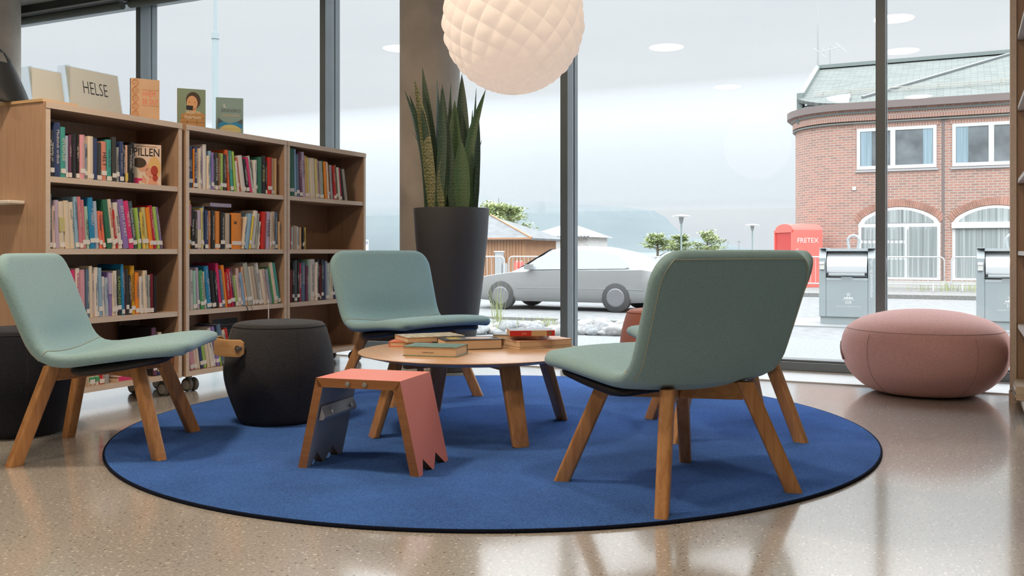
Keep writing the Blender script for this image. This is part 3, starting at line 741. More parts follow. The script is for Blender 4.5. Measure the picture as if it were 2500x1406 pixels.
def book_parts(root, th, h, D, col, title=None, tcol='white', sticker=0.022, bars=0, band=None, rnd=None):
    """spine on local +x at x=0, thickness along +y, height along +z"""
    c = 0.0022
    hard = th > 0.012
    b = 0.005 if hard else 0.001
    out = [(-D, 0), (-b - .002, 0), (-b * .3, th * .2), (0, th * .5), (-b * .3, th * .8), (-b - .002, th), (-D, th), (-D, th - c), (-b - .004, th - c), (-b - .001, th * .5), (-b - .004, c), (-D, c)]
    mb = MB(); mb.loft([[(x, y, z) for x, y in out] for z in (0, h)]); mb.build('cover', pcol(col), root)
    mb = MB(); mb.box(-D + 0.003, -b - .005, c, th - c, 0.002, h - (0.004 if hard else 0.0005)); mb.build('pages', M_paper, root)
    if band:
        mb = MB()
        for z0, z1, cc in band: mb.box(-b - .001, 0.0004, th * .04, th * .96, h * z0, h * z1)
        mb.build('colour_band', pcol(band[0][2]), root)
    if sticker:
        z0 = sticker
        mb = MB(); mb.box(-b - 0.001, 0.0006, th * 0.06, th * 0.94, z0, z0 + 0.021); mb.build('shelf_label', M_white, root)
    if title:
        mb = MB(); put_text(mb, title, (0.0007, th * .5, h * 0.55), (0, 0, -1), (0, 1, 0), h * 0.62, th * 0.62, fill=False)
        x0, x1, y0, y1 = TEXT[(title, 0.0)][2:]
        mb.build('spine_title', pcol(tcol), root)
    elif bars:
        mb = MB(); rr = rnd or random
        rows = 2 if th > 0.015 else 1
        for q in range(rows):
            yc = th * (0.5 if rows == 1 else (0.36 + 0.30 * q)); z = h * rr.uniform(0.66, 0.93); end = z - h * rr.uniform(.22, .5); wd = th * rr.uniform(0.08, 0.20) * (1 if rows == 1 else .7)
            while z > max(end, h * .22):
                l = wd * rr.uniform(0.7, 1.3); g = wd * (.6 if rr.random() < .82 else 2.2)
                k = rr.random()
                mb.box(0.0, 0.0007, yc - wd, yc + wd, z - l * .35, z)
                if k < .7: mb.box(0.0, 0.0007, yc - wd, yc - wd * .3, z - l, z - l * .35)
                if k > .4: mb.box(0.0, 0.0007, yc + wd * .4, yc + wd, z - l, z - l * .35)
                z -= l + g
        mb.build('spine_lettering', pcol(tcol), root)

ROWS = {}
def shelf_row(key, y0, y1, z, case, shelf, specs, hs=1.0, xin=0.018, seed=1):
    rnd = random.Random(seed)
    # lean positive = top towards the left (-y)
    tan = lambda q: math.tan(R(q))
    def place(k):
        q0 = specs[0][3] if len(specs[0]) > 3 else 0
        pos = []; r = max(0.0, specs[0][2] * hs / 100 * math.sin(R(q0))) + 0.0005; prev = None
        for s in specs:
            th = s[1] * k; q = s[3] if len(s) > 3 and s[3] is not None else 0
            hh = s[2] * hs / 100
            if prev is not None:
                r = r + max(0, min(hh, prev[1]) * (tan(q) - tan(prev[0])))
            pos.append((r, th, q, hh)); r += th / math.cos(R(q)) + 0.0004; prev = (q, hh)
        return pos, r
    lo, hi = 0.0005, 0.004
    for _ in range(40):
        mid = (lo + hi) / 2
        if place(mid)[1] > (y1 - y0): hi = mid
        else: lo = mid
    pos, _ = place(lo)
    cols = [NICE.get(s[0], s[0]) for s in specs]
    seen = {}
    grp = 'books on the %s of the %s bookcase' % (shelf, case)
    for i, (s, (yy, th, q, hh)) in enumerate(zip(specs, pos)):
        title = s[4] if len(s) > 4 else None
        tcol = s[5] if len(s) > 5 else 'white'
        opt = s[6] if len(s) > 6 else {}
        size = 'thin' if th < 0.0125 else ('thick' if th > 0.026 else '')
        lean = ' leaning' if abs(q) >= 6 else ''
        lab = ('%s %s book%s, %s from the left on %s bookcase %s' % (size, cols[i], lean, ordinal(i + 1), case, shelf)).strip()
        t = thing('book', lab, 'book', group=grp)
        x = FX0 - xin - rnd.uniform(0, 0.012) - opt.get('back', 0)
        if q >= 0: t.location = (x, y0 + yy, z + 0.0005 ) ; t.rotation_euler = (R(q), 0, 0)
        else:
            t.location = (x, y0 + yy + (th / math.cos(R(q)) - th * math.cos(R(q))), z + 0.0005 + th * math.sin(R(-q))); t.rotation_euler = (R(q), 0, 0)
        bars = 0 if title else (1 if rnd.random() < 0.62 or opt.get('bars') else 0)
        if title == '-': title = None; bars = 0
        dark = sum(PAL[s[0]]) < 1.1
        tc = tcol if len(s) > 5 else ('white' if dark else ('charcoal' if rnd.random() < .6 else 'steelblue'))
        D = min(0.25, max(0.10, hh * rnd.uniform(0.64, 0.72)))
        book_parts(t, th, hh, opt.get('D', D), s[0], title, tc, opt.get('st', rnd.choice((0, 0, 0.004, 0.007, 0.020, 0.028))), bars, opt.get('band'), rnd)
    return pos

shelf_row('A1', 2.903, 3.402, SH[0], 'left', 'top shelf', [
    ('black', 14, 21, 0), ('navy', 15, 25, 0, 'Medisinsk ordbok'), ('teal', 11, 23.2, 0, 'ØYREPLEIE'), ('paleblue', 7, 19.4, 0), ('plum', 6, 20, 0), ('black', 13, 20.8, 0, None, 'plum'),
    ('black', 8, 21, 0, None, 'cream', {'bars': 1}), ('pink', 11, 20.8, 0, 'MAGEFØLELSE', 'cream'), ('greyblue', 8, 17, 0), ('cream', 13, 20.6, 0, None, 'rose'), ('navy', 8, 20, 0), ('charcoal', 12, 18.2, 0),
    ('salmon', 14, 19, 0, 'HELT', 'black'), ('teal', 12, 20.2, 0, 'HUDEN', 'slate'), ('charcoal', 10, 21.8, 0), ('grey', 9, 17, 0), ('navy', 9, 20, 0), ('black', 7, 18.6, 0, 'DITT SMARTE BARN'),
    ('peach', 8, 18.6, 0, '-', 'white', {'band': [(.05, .26, 'yellow')]}), ('black', 10, 19, 0), ('black', 8, 20.5, 0)], 1.0, seed=3)
shelf_row('A2', 2.899, 3.585, SH[1], 'left', 'second shelf', [
    ('slate', 10, 23, 0, '#VÅGÅVÆRE'), ('palepink', 6, 18, 1), ('lilac', 7, 20.5, 1.5), ('cream', 11, 20, 2, '-', 'white', {'band': [(.36, .66, 'khaki')]}), ('cream', 10, 20.5, 2.5), ('cream', 10, 20, 3), ('lightblue', 7, 22.4, 3), ('rose', 8, 22.5, 3.5, None, 'cream', {'bars': 1}),
    ('rose', 8, 21.3, 3.5), ('mint', 8, 18.5, 3.8), ('blue', 11, 22.5, 4), ('paleblue', 9, 21, 4), ('coral', 6, 16.8, 4.5), ('coral', 6, 16.6, 5.5), ('darkgreen', 10, 22, 7), ('cream', 8, 22.3, 7.5, None, 'red', {'bars': 1}), ('red', 6, 17.5, 7.5, 'TEKNOSTRESS'),
    ('white', 10, 21, 8), ('purple', 13, 22.5, 9, 'EN NY START'), ('hotpink', 11, 22, 9), ('slate', 11, 22, 8.5, 'Tarmens medisin'), ('lime', 6, 19, 7), ('navy', 5, 19, 7), ('yellow', 8, 17, 7.2), ('khaki', 8, 19.5, 7.3), ('orange', 8, 19.5, 7.5),
    ('crimson', 8, 20.5, 8), ('lime', 9, 20, 8.5), ('purple', 6, 20, 9.5)], 1.08, seed=4)
shelf_row('A3', 2.97, 3.536, SH[2], 'left', 'third shelf', [
    ('navy', 8, 18, 0), ('white', 8, 18, 0), ('crimson', 7, 18, 0), ('hotpink', 9, 20, .5), ('white', 9, 20.6, .8, None, 'hotpink', {'bars': 1}), ('pink', 14, 20, 1, '-'), ('steelblue', 6, 20.2, 1), ('cream', 8, 21.4, 1), ('palepink', 4, 18.3, 1.2), ('white', 9, 20.8, 1.2), ('lightblue', 7, 20.6, 1.3),
    ('white', 9, 16.8, 1.3), ('paleblue', 7, 16.4, 1.5), ('purple', 7, 18.6, 1.5, '-', 'white', {'band': [(.5, .98, 'lilac')]}), ('cream', 6, 18.2, 1.6), ('white', 7, 19.2, 1.8), ('charcoal', 10, 19.6, 2, 'SUPERKONDIS', 'lime'), ('blue', 6, 22, 2), ('plum', 4, 20, 2), ('charcoal', 6, 19.8, 1.8),
    ('charcoal', 8, 17.2, 1.6), ('amber', 11, 21.2, 1.5, 'TRENINGSBIBEL', 'black'), ('orange', 9, 18.2, 1.4), ('white', 11, 16.4, 1.2, 'STYRKEBIBELEN FOR JENTER', 'charcoal'), ('cream', 10, 19, 1), ('grey', 6, 17, .8), ('maroon', 8, 17.4, .3), ('black', 7, 16.6, 0)], 1.14, seed=5)
shelf_row('A4', 3.13, 3.25, SH[3], 'left', 'bottom shelf', [('cream', 8, 15, 0, '-', 'white', {'band': [(.12, .26, 'green')]}), ('white', 6, 15, 0, '-', 'white', {'band': [(.12, .26, 'green')]}), ('red', 7, 14, 0), ('grey', 7, 13, 0)], 1.0, seed=6)
shelf_row('A5', 3.50, 3.652, SH[3], 'left', 'bottom shelf right end', [('black', 14, 25, 3, '-', 'lilac', {'D': .24, 'band': [(.02, .98, 'plum')]}), ('navy', 8, 21, 4), ('cream', 12, 22, 4), ('lightblue', 8, 20.5, 3), ('black', 9, 20, 1), ('maroon', 8, 19, 0), ('terracotta', 10, 18, 0)], 1.0, seed=7)
shelf_row('B1', 3.745, 4.470, SH[0], 'middle', 'top shelf', [
    ('navy', 13, 21, 0, None, 'white', {'bars': 1}), ('orange', 3, 20, 0), ('navy', 8, 21, 0, 'ENERGITYVENE'), ('white', 4, 20, 0, None, 'redorange'), ('cream', 6, 20.6, 0, None, 'navy'), ('lilac', 4, 21.6, 0, None, 'purple'), ('white', 9, 23, 0, '-'), ('cream', 6, 17.4, 0), ('lightblue', 5, 20, 0), ('purple', 5, 19.4, 0),
    ('steelblue', 4, 16, 0), ('charcoal', 8, 19.6, 0, 'ANOREKTISK'), ('brown', 3, 19, 0), ('lime', 8, 19.4, 0, None, 'cream'), ('charcoal', 8, 19.2, 0), ('redorange', 8, 21.8, 4), ('teal', 8, 21.6, 4.8), ('lime', 4, 21.4, 5.5), ('white', 6, 16.5, 7), ('coral', 6, 18.5, 8), ('white', 12, 19.8, 9, '-'),
    ('black', 9, 18.2, 10), ('hotpink', 7, 19.4, 10.5), ('palemint', 5, 20.4, 10.5), ('white', 9, 18.4, 0), ('darkgreen', 10, 20.2, 0), ('black', 13, 21.2, 0, None, 'khaki', {'bars': 1}), ('charcoal', 5, 18.6, 0), ('red', 12, 20.8, 0), ('tan', 9, 20.6, 0, '-'), ('tan', 5, 20.6, 0, '-', 'white', {'st': 0})], 1.06, seed=8)
shelf_row('B2', 3.742, 4.505, SH[1], 'middle', 'second shelf', [
    ('amber', 10, 24, 0, None, 'cream', {'band': [(.47, .92, 'rose')]}), ('black', 8, 19.8, 0, 'Tvang og liv'), ('charcoal', 5, 18.8, 0), ('lilac', 8, 19.4, 0, '-', 'white', {'band': [(.03, .5, 'cream')]}), ('khaki', 5, 20.6, 0), ('lightblue', 4, 21.4, 0), ('navy', 6, 19.6, 0, 'HVORFOR HOVNER JEG'), ('terracotta', 8, 19.4, 0, None, 'cream'),
    ('black', 9, 19.8, 0, 'KRIGEN MOT BAKTERIENE'), ('orange', 14, 19.4, 0, None, 'terracotta'), ('black', 10, 19, 0, 'MAMMA ER EN GÅTE'), ('beige', 12, 18.6, 0, '-'), ('black', 4, 18, 0, '-'), ('orange', 24, 19, 0, '-', 'black', {'st': 0.024}), ('cream', 6, 17.2, -9.5), ('lightblue', 9, 19, -9, '-'), ('yellow', 6, 18, -8.8),
    ('white', 10, 20.8, -8.5), ('greygreen', 6, 19.4, -7), ('white', 5, 15, -6.5), ('red', 10, 20.4, -3.5), ('lilac', 11, 20.6, -1.5, 'MANIA'), ('cream', 4, 20.2, -1), ('beige', 9, 20.8, -0.8, None, 'brown'), ('steelblue', 9, 20.8, -0.6, 'LÆREBOK I BARNEPSYKIATRI'), ('tan', 6, 15.4, 0)], 1.08, seed=9)
shelf_row('B3', 3.742, 4.508, SH[2], 'middle', 'third shelf', [
    ('yellow', 4, 18.5, 0), ('white', 8, 19, 1, 'Jordmors', 'charcoal'), ('mint', 9, 18.5, 2), ('lilac', 5, 20, 3.5), ('green', 8, 18.6, 5, 'GRØNNE FAMILIE'), ('cream', 5, 18, 5.5), ('blue', 10, 20.6, 6.5), ('black', 8, 18.5, 7), ('black', 7, 18, 7.5), ('hotpink', 6, 22, 7.5), ('steelblue', 5, 18.8, 8), ('orange', 6, 21, 8),
    ('red', 7, 17.4, 8.5), ('crimson', 6, 19.2, 9), ('plum', 5, 19.4, 9), ('lime', 6, 15.6, 9.5), ('palepink', 6, 15.6, 9.8), ('palepink', 6, 19.4, 10), ('lightblue', 6, 17, 10.2), ('peach', 4, 20.2, 10.4), ('greygreen', 10, 22, 10.6, '-'), ('cream', 7, 20, 10.8), ('beige', 9, 20.4, 11, '-'), ('grey', 4, 20, 11.2), ('white', 9, 21.8, 11.4),
    ('cream', 8, 18.4, 11.6), ('palepink', 6, 18.8, 11.8), ('greyblue', 7, 18.6, 12), ('green', 4, 19.6, 12.2), ('cream', 9, 22, 12.4, '-'), ('teal', 7, 22, 12.6)], 1.13, seed=10)
shelf_row('B4', 3.744, 4.09, SH[3], 'middle', 'bottom shelf', [
    ('pink', 11, 17, 8, '-', 'white', {'D': .2}), ('palepink', 6, 17.5, 8.5), ('cream', 8, 18, 9), ('navy', 7, 18, 9.5), ('lime', 9, 18.5, 10), ('cream', 7, 19, 10.5), ('white', 6, 21, 11), ('white', 7, 22, 11.5), ('purple', 8, 22.5, 12), ('lime', 6, 19, 12.4), ('steelblue', 10, 23.5, 12.8), ('cream', 8, 20, 13.4), ('red', 5, 21, 13.8)], 1.0, seed=11)
shelf_row('C1', 4.585, 5.185, SH[0], 'right', 'top shelf', [
    ('darkgreen', 12, 29.6, 1, '-'), ('lightblue', 5, 29.4, 1.5, '-'), ('steelblue', 6, 26.5, 2.5), ('plum', 8, 28.2, 3), ('lilac', 8, 28.2, 3.2), ('tan', 4, 26.2, 3.2, '-'), ('yellow', 7, 25.4, 3.4, '-'), ('palemint', 3, 25.2, 3.4, '-'), ('cream', 14, 25.2, 3.4, '-', 'white', {'st': 0}), ('khaki', 6, 25, 3.6), ('pink', 6, 24.4, 3.8), ('grey', 9, 24, 4),
    ('green', 4, 24.6, 4), ('orange', 7, 24.2, 4.2, '-'), ('white', 4, 24, 4.4), ('orange', 6, 23.4, 5, '-'), ('greyblue', 4, 22.4, 5.2), ('rose', 5, 22.6, 5.4), ('red', 7, 22.2, 5.8), ('brown', 6, 23, 6.2, '-'), ('palemint', 5, 21.6, 7), ('crimson', 3, 21.4, 7.4), ('black', 6, 21.4, 9.5, '-'), ('grey', 6, 21, 11)], 1.0, seed=12)
shelf_row('C2', 4.585, 4.744, SH[1], 'right', 'second shelf', [
    ('red', 3, 14, 0), ('grey', 4, 13.6, 0, '-'), ('palemint', 3, 13.6, 0, '-'), ('beige', 10, 14.6, 0, '-', 'white', {'st': 0}), ('white', 3, 14.2, 0), ('greyblue', 3, 13.6, 0), ('tan', 3, 13.6, 0), ('tan', 3, 13.6, 0), ('black', 3, 13.6, 0), ('lilac', 4, 13.6, 0), ('yellow', 2, 13.6, 0)], 1.0, seed=13)
shelf_row('C3', 4.59, 5.14, SH[2], 'right', 'third shelf', [
    ('maroon', 5, 20, 0), ('black', 5, 25, 0), ('slate', 6, 25.8, 0), ('black', 6, 25.4, .5), ('crimson', 6, 24, 0, 'VILDORG'), ('steelblue', 11, 24.2, 0), ('plum', 5, 22.2, 0), ('mint', 6, 26, 0), ('white', 13, 26.4, 0, 'PAUSPOETEN', 'charcoal'), ('white', 4, 24.4, 0), ('charcoal', 7, 26, 0), ('maroon', 3, 22.6, 0), ('charcoal', 5, 26.2, 0), ('navy', 5, 25.2, 1),
    ('greyblue', 6, 25, 1.5), ('palemint', 7, 23.4, 2.5), ('cream', 8, 24, 2.5), ('navy', 9, 23, 2.5), ('grey', 8, 22, 2.5), ('beige', 8, 23, 2.5)], 1.0, seed=14)

# crab emblem on the thick orange spine
orange_big = [o for o in bpy.data.objects if o.get('label', '').startswith('thick orange book, fourteenth')][0]
mb = MB(); cy_ = 0.024; cz = 0.150
mb.prism(ellipse(0, 0, .0075, .0055), (0.0008, cy_, cz), (0, 1, 0), (0, 0, 1), (1, 0, 0), 0, .0004)
for s in (-1, 1):
    for k in range(3): mb.prism([(s * .006, -.001 - k * .002), (s * .0115, -.004 - k * .003), (s * .0115, -.0048 - k * .003), (s * .006, -.0025 - k * .002)], (0.0008, cy_, cz), (0, 1, 0), (0, 0, 1), (1, 0, 0), 0, .0004)
    mb.prism([(s * .005, .003), (s * .009, .008), (s * .0075, .0125), (s * .0115, .0085), (s * .0105, .0045)], (0.0008, cy_, cz), (0, 1, 0), (0, 0, 1), (1, 0, 0), 0, .0004)
mb.build('spine_emblem', pcol('black'), orange_big)

def flat_book(label, corner, ang, L, W, z, th, cover, spine_side, group, title=None, tcol='white', soft=False, name='book', edge=None):
    """a book lying flat: local x along its front edge, y away, spine on 'back', 'front', 'left' or 'right'"""
    t = thing(name, label, 'book' if name == 'book' else name, (corner[0], corner[1], z), R(ang), group)
    c = 0.0008 if soft else 0.0025; ov = 0.0 if soft else 0.003
    mb = MB(); mb.box(0, L, 0, W, 0, c); mb.box(0, L, 0, W, th - c, th)
    if spine_side == 'back': mb.box(0, L, W - c, W, c, th - c)
    if spine_side == 'front': mb.box(0, L, 0, c, c, th - c)
    if spine_side == 'left': mb.box(0, c, 0, W, c, th - c)
    if spine_side == 'right': mb.box(L - c, L, 0, W, c, th - c)
    mb.build('cover', pcol(cover), t)
    mb = MB()
    mb.box(max(ov, c * (spine_side == 'left')), L - max(ov, c * (spine_side == 'right')), max(ov, c * (spine_side == 'front')), W - max(ov, c * (spine_side == 'back')), c, th - c)
    mb.build('pages', mat('book_block', (0.72, 0.56, 0.40), 0.85, 0, 0.2, 0.1, 6, 0, 40, (1, 1, 150)) if edge is None else edge, t)
    return t
# book lying on top of the standing books, middle bookcase
t = flat_book('grey lilac book lying flat on the second shelf books of the middle bookcase', (-3.96, 3.925), 0, 0.225, 0.165, 0.9965, 0.020, 'lilac', 'right', 'books on the second shelf of the middle bookcase')
mb = MB(); put_text(mb, 'Demensboka', (0.2255, 0.07, 0.010), (0, 1, 0), (0, 0, 1), 0.08, 0.012); mb.build('spine_title', pcol('white'), t)
# lying book on the bottom shelf of the left case, a framed card at the back of two cases
flat_book('pale book with pink spine lying flat on the left bookcase bottom shelf', (-3.93, 3.30), 0, 0.20, 0.13, SH[3] + 0.0005, 0.022, 'palepink', 'left', None)
mb = MB(); mb.box(.2, .2008, .002, .128, .001, .021); mb.build('spine_panel', pcol('hotpink'), [o for o in bpy.data.objects if o.get('label', '').startswith('pale book with pink spine')][0])
for y0, z0, w, h_, lab, wd in ((3.52, SH[3], 0.13, 0.283, 'pale notice card propped at the back of the left bookcase bottom shelf', 0), (4.13, SH[3], 0.26, 0.27, 'wood framed dark notice propped on the middle bookcase bottom shelf', 1)):
    t = thing('notice', lab, 'notice', (-3.955 if not wd else -3.93, y0, z0 + 0.0015)); t.rotation_euler = (0, R(-4), 0)
    mb = MB(); mb.box(0, 0.008, 0, w, 0, h_); mb.build('panel', M_beech if wd else mat('notice_board', (.42, .36, .30), .8), t)
    mb = MB(); mb.box(0.008, 0.0095, w * .1, w * .9, h_ * .1, h_ * .88); mb.build('sheet', pcol('slate') if wd else mat('notice_sheet', (.50, .43, .36), .8), t)
    mb = MB()
    for k in range(10): mb.box(0.0095, 0.010, w * .18, w * (.82 - .3 * (k % 3 == 2)), h_ * (.2 + .06 * k), h_ * (.2 + .06 * k) + .004)
    mb.build('printed_lines', pcol('greyblue') if wd else pcol('brown'), t)
# ribbon markers hanging over the third shelf edge
mb = MB()
for y in (4.17, 4.175, 4.21): mb.tube([(FX0 - 0.03, y, SH[2] + 0.002), (FX0 + 0.0, y + .001, SH[2] + 0.003), (FX0 + 0.006, y + .004, SH[2] - 0.01), (FX0 + 0.004, y + .012, SH[2] - 0.030)], 0.0014, 5)
tag(mb.build('bookmark_ribbon', pcol('black')), 'black ribbon bookmarks hanging over the middle bookcase third shelf', 'bookmark')
mb = MB(); mb.box(FX0 - 0.003, FX0 - 0.001, 4.363, 4.371, SH[2] - 0.29, SH[2] + 0.005)
tag(mb.build('price_strip', pcol('white')), 'narrow white strip hanging below the third shelf of the middle bookcase', 'strip')

# ------------------------------------------------------------------ things on top of the bookcases
TOPZ = 1.4205
def face_book(label, loc, ang, w, h, th, cover, spine):
    """book standing face out: local x across the cover, -y is the direction the cover faces"""
    t = thing('book', label, 'book', loc, R(ang), 'books displayed face out')
    c = .002
    mb = MB(); mb.box(0, w, 0, c, 0, h, 0); mb.box(0, w, th - c, th, 0, h, 0); mb.box(0, c, c, th - c, 0, h, 1); mb.build('cover', [cover, spine], t)
    mb = MB(); mb.box(c, w - .002, c, th - c, .002, h - .003); mb.build('pages', M_paper, t)
    return t
def face_text(t, name, s, cx, cz, w, h, col, d=-0.0008, bold=0.0, fill=False):
    mb = MB(); put_text(mb, s, (cx, d, cz), (1, 0, 0), (0, 0, 1), w, h, 0, bold, fill); return mb.build(name, col, t)
def face_shape(t, name, polys, col, d=-0.0002):
    mb = MB()
    for p in polys: mb.prism(p, (0, 0, 0), (1, 0, 0), (0, 0, 1), (0, -1, 0), -0.0001, -d)
    return mb.build(name, col, t)
# HVEM ER DU?
t = face_book('peach coloured book with orange lettering standing left on the bookcase top', (-3.835, 3.470, TOPZ), 57, 0.140, 0.215, 0.026, mat('dna_cover', (.62, .42, .27), .45, 0, .5, .08, 10), pcol('black'))
face_text(t, 'cover_title', 'HVEM', .088, .138, .062, .028, pcol('coral'), fill=True); face_text(t, 'cover_title', 'ER DU?', .094, .100, .074, .028, pcol('coral'), fill=True)
mb = MB()
for s in (-1, 1): mb.tube([(.022 + s * .016 * math.sin(k / 24 * 5.2 * PI), -.0012, .215 - .21 * k / 24) for k in range(25)], .0016, 5)
for k in range(24): 
    q = math.sin(k / 24 * 5.2 * PI) * .016; mb.tube([(.022 - q, -.001, .215 - .21 * k / 24), (.022 + q, -.001, .211 - .21 * k / 24)], .0007, 4)
mb.build('cover_picture', mat('dna_line', (.70, .33, .14), .6), t)
mb = MB(); mb.box(.055, .135, -.0006, 0, .158, .160); mb.box(.055, .135, -.0006, 0, .078, .080); mb.build('cover_small_print', pcol('terracotta'), t)
mb = MB(); put_text(mb, 'HVEM ER DU?', (-.0008, .013, .12), (0, 0, -1), (0, -1, 0), .13, .014); mb.build('spine_title', pcol('white'), t)
# Skjerm hjernen
t = face_book('green book with a child holding a phone, standing mid bookcase top', (-3.835, 3.785, TOPZ), 50, 0.146, 0.212, 0.022, mat('sage_cover', (.22, .31, .22), .45), pcol('salmon'))
skin = mat('print_skin', (.66, .36, .18), .5)
face_shape(t, 'cover_picture', [[(.012, 0), (.142, 0), (.142, .075), (.118, .088), (.06, .09), (.02, .072)]], mat('print_shirt', (.44, .25, .09), .6), -.0004)
face_shape(t, 'cover_picture', [ellipse(.082, .150, .038, .046)], mat('print_hair', (.06, .04, .025), .6), -.0005)
face_shape(t, 'cover_picture', [ellipse(.076, .135, .028, .040), [(.066, .09), (.096, .09), (.096, .11), (.066, .11)]], skin, -.0007)
face_shape(t, 'cover_picture', [[(.045, .098), (.078, .095), (.082, .120), (.047, .122)]], pcol('black'), -.0010)
face_shape(t, 'cover_picture', [ellipse(.062, .139, .004, .0028, 10), ellipse(.090, .139, .004, .0028, 10)], pcol('brown'), -.0010)
face_shape(t, 'cover_picture', [[(.02, .03), (.14, .03), (.14, .033), (.02, .033)], [(.02, .050), (.14, .052), (.14, .055), (.02, .053)], [(.05, .004), (.053, .004), (.053, .06), (.05, .06)], [(.10, .004), (.103, .004), (.103, .062), (.10, .062)]], pcol('brown'), -.0008)
face_text(t, 'cover_title', 'Skjerm', .080, .084, .096, .026, pcol('cream'), -.0014, .01); face_text(t, 'cover_title', 'hjernen', .080, .056, .104, .026, pcol('cream'), -.0014, .01)
# SINNSRO
t = face_book('teal book with white bird and blue ribbon, standing right on bookcase top', (-3.835, 4.075, TOPZ), 42, 0.150, 0.205, 0.016, mat('mist_cover', (.24, .37, .37), .45, 0, .5, .12, 4), pcol('greyblue'))
face_text(t, 'cover_title', 'SINNSRO', .082, .132, .106, .022, pcol('slate'))
face_shape(t, 'cover_picture', [[(.012, .078), (.075, .058), (.145, .080), (.145, .030), (.10, .050), (.05, .05), (.012, .030)]], pcol('blue'), -.0004)
face_shape(t, 'cover_picture', [[(.012, .090), (.040, .070), (.012, .055)], [(.145, .086), (.112, .066), (.145, .055)]], pcol('slate'), -.0006)
face_shape(t, 'cover_picture', [ellipse(.078, .010, .060, .042, 20, 0, 180)], pcol('khaki'), -.0006)
face_shape(t, 'cover_picture', [[(.035, .168), (.043, .160), (.042, .150), (.056, .148), (.046, .158), (.052, .172), (.044, .163)]], pcol('white'), -.0006)
mb = MB(); mb.box(.03, .13, -.0006, 0, .106, .1075); mb.box(.04, .13, -.0006, 0, .100, .1015); mb.box(.03, .12, -.0006, 0, .026, .028); mb.build('cover_small_print', pcol('peach'), t)
mb = MB(); mb.box(.012, .034, -.0008, 0, .0, .022); mb.build('shelf_label', M_white, t)
# PILLEN, on the shelf
t = face_book('paperback with a kissing couple standing face out on left bookcase top shelf', (-3.775, 3.425, SH[0] + .0005), 62, 0.142, 0.205, 0.014, mat('pillen_cover', (.74, .58, .48), .5), pcol('rose'))
face_text(t, 'cover_title', 'PILLEN', .070, .165, .126, .040, pcol('black'), -.0006, 0.01, True)
face_shape(t, 'cover_picture', [ellipse(.108, .085, .032, .060)], mat('print_sun', (.72, .46, .18), .6), -.0003)
face_shape(t, 'cover_picture', [[(.002, .002), (.06, .002), (.075, .05), (.045, .088), (.002, .095)]], pcol('cream'), -.0005)
face_shape(t, 'cover_picture', [ellipse(.052, .092, .026, .028), ellipse(.086, .062, .024, .026), [(.075, .002), (.125, .002), (.118, .028), (.085, .045)], [(.045, .012), (.07, .005), (.07, .03), (.05, .05)]], mat('print_skin_pink', (.70, .36, .25), .6), -.0007)
face_shape(t, 'cover_picture', [ellipse(.034, .110, .034, .026)], mat('print_hair', (.06, .04, .025), .6), -.0009)
face_shape(t, 'cover_picture', [ellipse(.108, .072, .018, .026), ellipse(.112, .036, .013, .018)], mat('print_red_hair', (.42, .05, .03), .6), -.0009)
face_shape(t, 'cover_picture', [[(.004, .005), (.032, .005), (.032, .018), (.048, .020), (.048, .030), (.004, .034)]], pcol('hotpink'), -.0010)
mb = MB(); mb.box(.02, .12, -.0006, 0, .192, .195); mb.build('cover_small_print', pcol('brown'), t)
# signs
def sign(label, y0, y1, x, h, tilt, text, dep, up=0):
    t = thing('sign_holder', label, 'sign', (x, y0, TOPZ + up)); t.rotation_euler = (0, 0, 0)
    w = y1 - y0; tx = -math.tan(R(tilt)) * h
    M_card = mat('sign_card', (.80, .78, .76), .6)
    def sl(mb, a0, a1, z0, z1, off, d):
        vs = []
        for q in (off, off + d):
            for yy, zz in ((a0, z0), (a1, z0), (a1, z1), (a0, z1)): vs.append((tx * zz / h + q, yy, zz))
        mb.add(vs, [(0, 3, 2, 1), (4, 5, 6, 7), (0, 1, 5, 4), (1, 2, 6, 5), (2, 3, 7, 6), (3, 0, 4, 7)])
    mb = MB(); sl(mb, .003, w - .003, .004, h - .003, 0, .0012); mb.build('card', M_card, t)
    mb = MB(); sl(mb, 0, w, 0, h, .0025, .002); sl(mb, 0, w, 0, h, -.004, .002); mb.build('acrylic_front', M_acrylic, t)
    mb = MB(); mb.box(tx - dep, -.002, 0, .002, .001, h); mb.box(tx - dep, .0, 0, w, 0, .003); mb.build('acrylic_side', M_acrylic, t)
    if text:
        mb = MB(); vs, fs, a0, a1, b0, b1 = text_geo(text, -0.008); sc = w * .46 / (a1 - a0); sy = h * .30 / (b1 - b0)
        k = tx / h; cz = h * .56
        mb.add([((cz + (v.y - (b0 + b1) / 2) * sy) * k + .0016, w * .52 + (v.x - (a0 + a1) / 2) * sc, cz + (v.y - (b0 + b1) / 2) * sy) for v in vs], fs)
        mb.build('lettering', pcol('charcoal'), t)
    return t
sign('white sign reading HELSE in clear holder on the left bookcase', 3.060, 3.366, -3.775, .205, 10, 'HELSE', .05)
sign('blank pale sign turned away, left of the HELSE sign', 2.880, 3.054, -3.80, .155, 10, None, .05, .0135)
flat_book('flat beige booklet lying on the left end of the left bookcase', (-3.715, 2.868), 90, 0.188, 0.29, TOPZ, 0.013, 'tan', 'left', None, soft=True)
